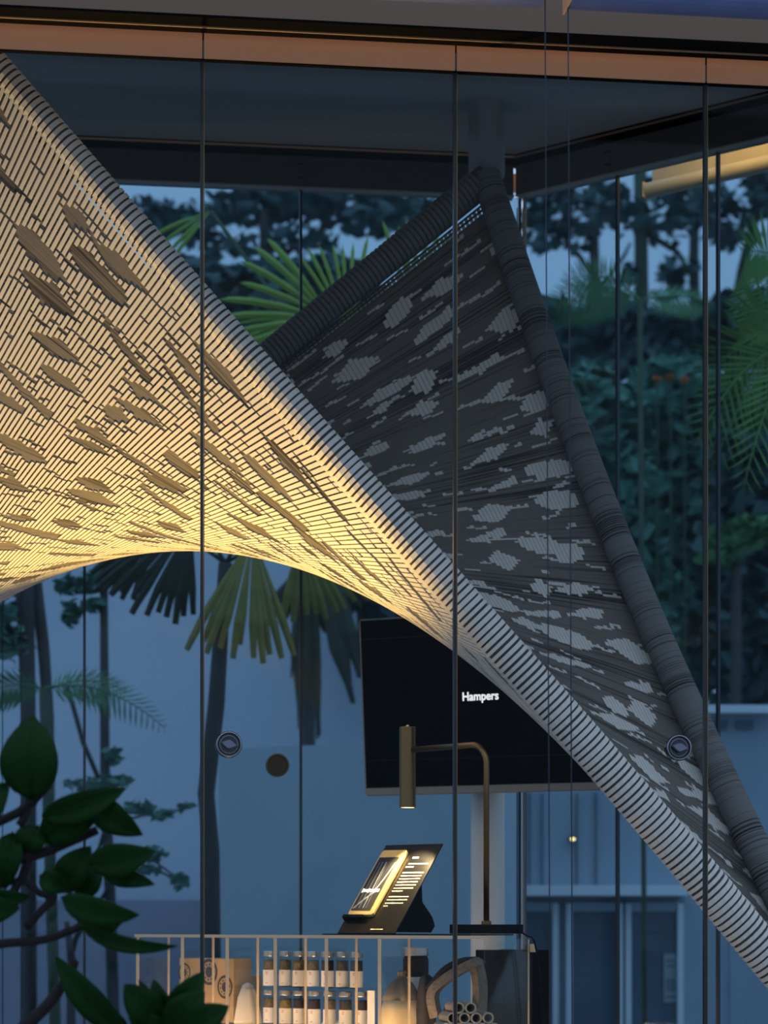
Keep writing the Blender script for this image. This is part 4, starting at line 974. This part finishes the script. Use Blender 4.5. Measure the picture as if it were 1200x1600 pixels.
# slender trunks and small-leaved trees on the left, in front of the concrete wall
tree('garden_tree', 45, 10.2, [(45, 1500, 13), (44, 1100, 12), (40, 960, 14), (36, 880, 15)], [(20, 1000, 30, 40, 0), (-20, 960, 50, 60, 0)], 'foliage_mid', 260, 0.09, 'thick double-stemmed tree at the left edge', seed=21, branches=[[(80, 1400, 8), (76, 1120, 9), (68, 1010, 10), (55, 900, 10)]])
tree('garden_tree', 165, 10.4, [(180, 1700, 11), (172, 1400, 9), (164, 1200, 8), (163, 1050, 7), (162, 860, 6)], [(120, 915, 40, 14, 0), (170, 900, 40, 12, 0), (145, 945, 24, 10, 0), (175, 1180, 16, 14, 0), (110, 960, 12, 24, 0)], 'foliage_mid', 420, 0.06, 'slim straight tree in front of the concrete wall', seed=22, branches=[[(164, 1240, 4), (130, 1160, 4), (105, 1070, 4)], [(168, 1290, 3), (220, 1275, 2), (300, 1262, 1.5)], [(170, 1330, 3), (240, 1345, 2), (295, 1385, 1.5)]])
tree('twiggy_shrub', 200, 10.0, [(110, 1700, 8), (112, 1500, 7), (104, 1440, 4)], [(215, 1262, 26, 10, 0), (255, 1272, 20, 8, 0), (290, 1260, 12, 8, 0), (240, 1335, 22, 12, 0), (280, 1375, 16, 12, 0), (150, 1225, 50, 14, 0), (230, 1360, 20, 8, 0), (190, 1220, 20, 8, 0)], 'foliage_mid', 420, 0.05, 'twiggy shrub with small leaves right of the foreground leaves', 'shrub', seed=23, branches=[[(110, 1500, 4), (170, 1270, 3), (255, 1272, 2)], [(110, 1480, 4), (200, 1340, 3), (290, 1380, 2)]])
fl = at(1030, 592, 12.6)
for k_, (x_, y_) in enumerate(((1027, 592), (1048, 588), (1070, 594))):
    c = at(x_, y_, 12.2); e = empty('flower_head', ground_pt(c), 'small orange flower in the dark shrubs, %s of three' % ('left', 'middle', 'right')[k_], 'flower', 'orange flowers in the shrubs')
    MB().tube([ground_pt(c), c], 0.006, 5).build('stem', 'bark_green', e)
    leafcloud([(c, (0.024, 0.02, 0.016))], 26, 0.03, 50+k_).build('petals', 'flower', e)

# ------------------------------------------------------------------ dark glossy plant in the foreground
YP = 4.25
fp = empty('broadleaf_plant', V(at(-60, 1440, YP).x, YP, ZG), 'dark glossy broadleaf plant in the left foreground', 'plant')
def big_leaf(b, t, w, bend=0.0, dY=0.0, fold=0.25, tipd=0.0):
    b = at(b[0], b[1], YP+dY); t = at(t[0], t[1], YP+dY+tipd); d = t-b; L = d.length; dn = d.normalized(); out = V(0, -1, 0)
    sd = dn.cross(out).normalized(); w3 = w*YP/FPX/2; P = []; n = 10
    for i_ in range(n+1):
        s_ = i_/n; ww = w3*(math.sin(math.pi*min(1, s_**0.8))**0.75 if 0 < s_ < 1 else 0.03); c = b+d*s_+sd*(bend*YP/FPX*4*s_*(1-s_))+out*(0.03*math.sin(math.pi*s_))
        P += [c-sd*ww+out*ww*fold, c-sd*ww*0.5+out*ww*fold*0.35, c, c+sd*ww*0.5+out*ww*fold*0.35, c+sd*ww+out*ww*fold]
    F = [(5*i_+k_, 5*i_+k_+1, 5*i_+6+k_, 5*i_+5+k_) for i_ in range(n) for k_ in range(4)]
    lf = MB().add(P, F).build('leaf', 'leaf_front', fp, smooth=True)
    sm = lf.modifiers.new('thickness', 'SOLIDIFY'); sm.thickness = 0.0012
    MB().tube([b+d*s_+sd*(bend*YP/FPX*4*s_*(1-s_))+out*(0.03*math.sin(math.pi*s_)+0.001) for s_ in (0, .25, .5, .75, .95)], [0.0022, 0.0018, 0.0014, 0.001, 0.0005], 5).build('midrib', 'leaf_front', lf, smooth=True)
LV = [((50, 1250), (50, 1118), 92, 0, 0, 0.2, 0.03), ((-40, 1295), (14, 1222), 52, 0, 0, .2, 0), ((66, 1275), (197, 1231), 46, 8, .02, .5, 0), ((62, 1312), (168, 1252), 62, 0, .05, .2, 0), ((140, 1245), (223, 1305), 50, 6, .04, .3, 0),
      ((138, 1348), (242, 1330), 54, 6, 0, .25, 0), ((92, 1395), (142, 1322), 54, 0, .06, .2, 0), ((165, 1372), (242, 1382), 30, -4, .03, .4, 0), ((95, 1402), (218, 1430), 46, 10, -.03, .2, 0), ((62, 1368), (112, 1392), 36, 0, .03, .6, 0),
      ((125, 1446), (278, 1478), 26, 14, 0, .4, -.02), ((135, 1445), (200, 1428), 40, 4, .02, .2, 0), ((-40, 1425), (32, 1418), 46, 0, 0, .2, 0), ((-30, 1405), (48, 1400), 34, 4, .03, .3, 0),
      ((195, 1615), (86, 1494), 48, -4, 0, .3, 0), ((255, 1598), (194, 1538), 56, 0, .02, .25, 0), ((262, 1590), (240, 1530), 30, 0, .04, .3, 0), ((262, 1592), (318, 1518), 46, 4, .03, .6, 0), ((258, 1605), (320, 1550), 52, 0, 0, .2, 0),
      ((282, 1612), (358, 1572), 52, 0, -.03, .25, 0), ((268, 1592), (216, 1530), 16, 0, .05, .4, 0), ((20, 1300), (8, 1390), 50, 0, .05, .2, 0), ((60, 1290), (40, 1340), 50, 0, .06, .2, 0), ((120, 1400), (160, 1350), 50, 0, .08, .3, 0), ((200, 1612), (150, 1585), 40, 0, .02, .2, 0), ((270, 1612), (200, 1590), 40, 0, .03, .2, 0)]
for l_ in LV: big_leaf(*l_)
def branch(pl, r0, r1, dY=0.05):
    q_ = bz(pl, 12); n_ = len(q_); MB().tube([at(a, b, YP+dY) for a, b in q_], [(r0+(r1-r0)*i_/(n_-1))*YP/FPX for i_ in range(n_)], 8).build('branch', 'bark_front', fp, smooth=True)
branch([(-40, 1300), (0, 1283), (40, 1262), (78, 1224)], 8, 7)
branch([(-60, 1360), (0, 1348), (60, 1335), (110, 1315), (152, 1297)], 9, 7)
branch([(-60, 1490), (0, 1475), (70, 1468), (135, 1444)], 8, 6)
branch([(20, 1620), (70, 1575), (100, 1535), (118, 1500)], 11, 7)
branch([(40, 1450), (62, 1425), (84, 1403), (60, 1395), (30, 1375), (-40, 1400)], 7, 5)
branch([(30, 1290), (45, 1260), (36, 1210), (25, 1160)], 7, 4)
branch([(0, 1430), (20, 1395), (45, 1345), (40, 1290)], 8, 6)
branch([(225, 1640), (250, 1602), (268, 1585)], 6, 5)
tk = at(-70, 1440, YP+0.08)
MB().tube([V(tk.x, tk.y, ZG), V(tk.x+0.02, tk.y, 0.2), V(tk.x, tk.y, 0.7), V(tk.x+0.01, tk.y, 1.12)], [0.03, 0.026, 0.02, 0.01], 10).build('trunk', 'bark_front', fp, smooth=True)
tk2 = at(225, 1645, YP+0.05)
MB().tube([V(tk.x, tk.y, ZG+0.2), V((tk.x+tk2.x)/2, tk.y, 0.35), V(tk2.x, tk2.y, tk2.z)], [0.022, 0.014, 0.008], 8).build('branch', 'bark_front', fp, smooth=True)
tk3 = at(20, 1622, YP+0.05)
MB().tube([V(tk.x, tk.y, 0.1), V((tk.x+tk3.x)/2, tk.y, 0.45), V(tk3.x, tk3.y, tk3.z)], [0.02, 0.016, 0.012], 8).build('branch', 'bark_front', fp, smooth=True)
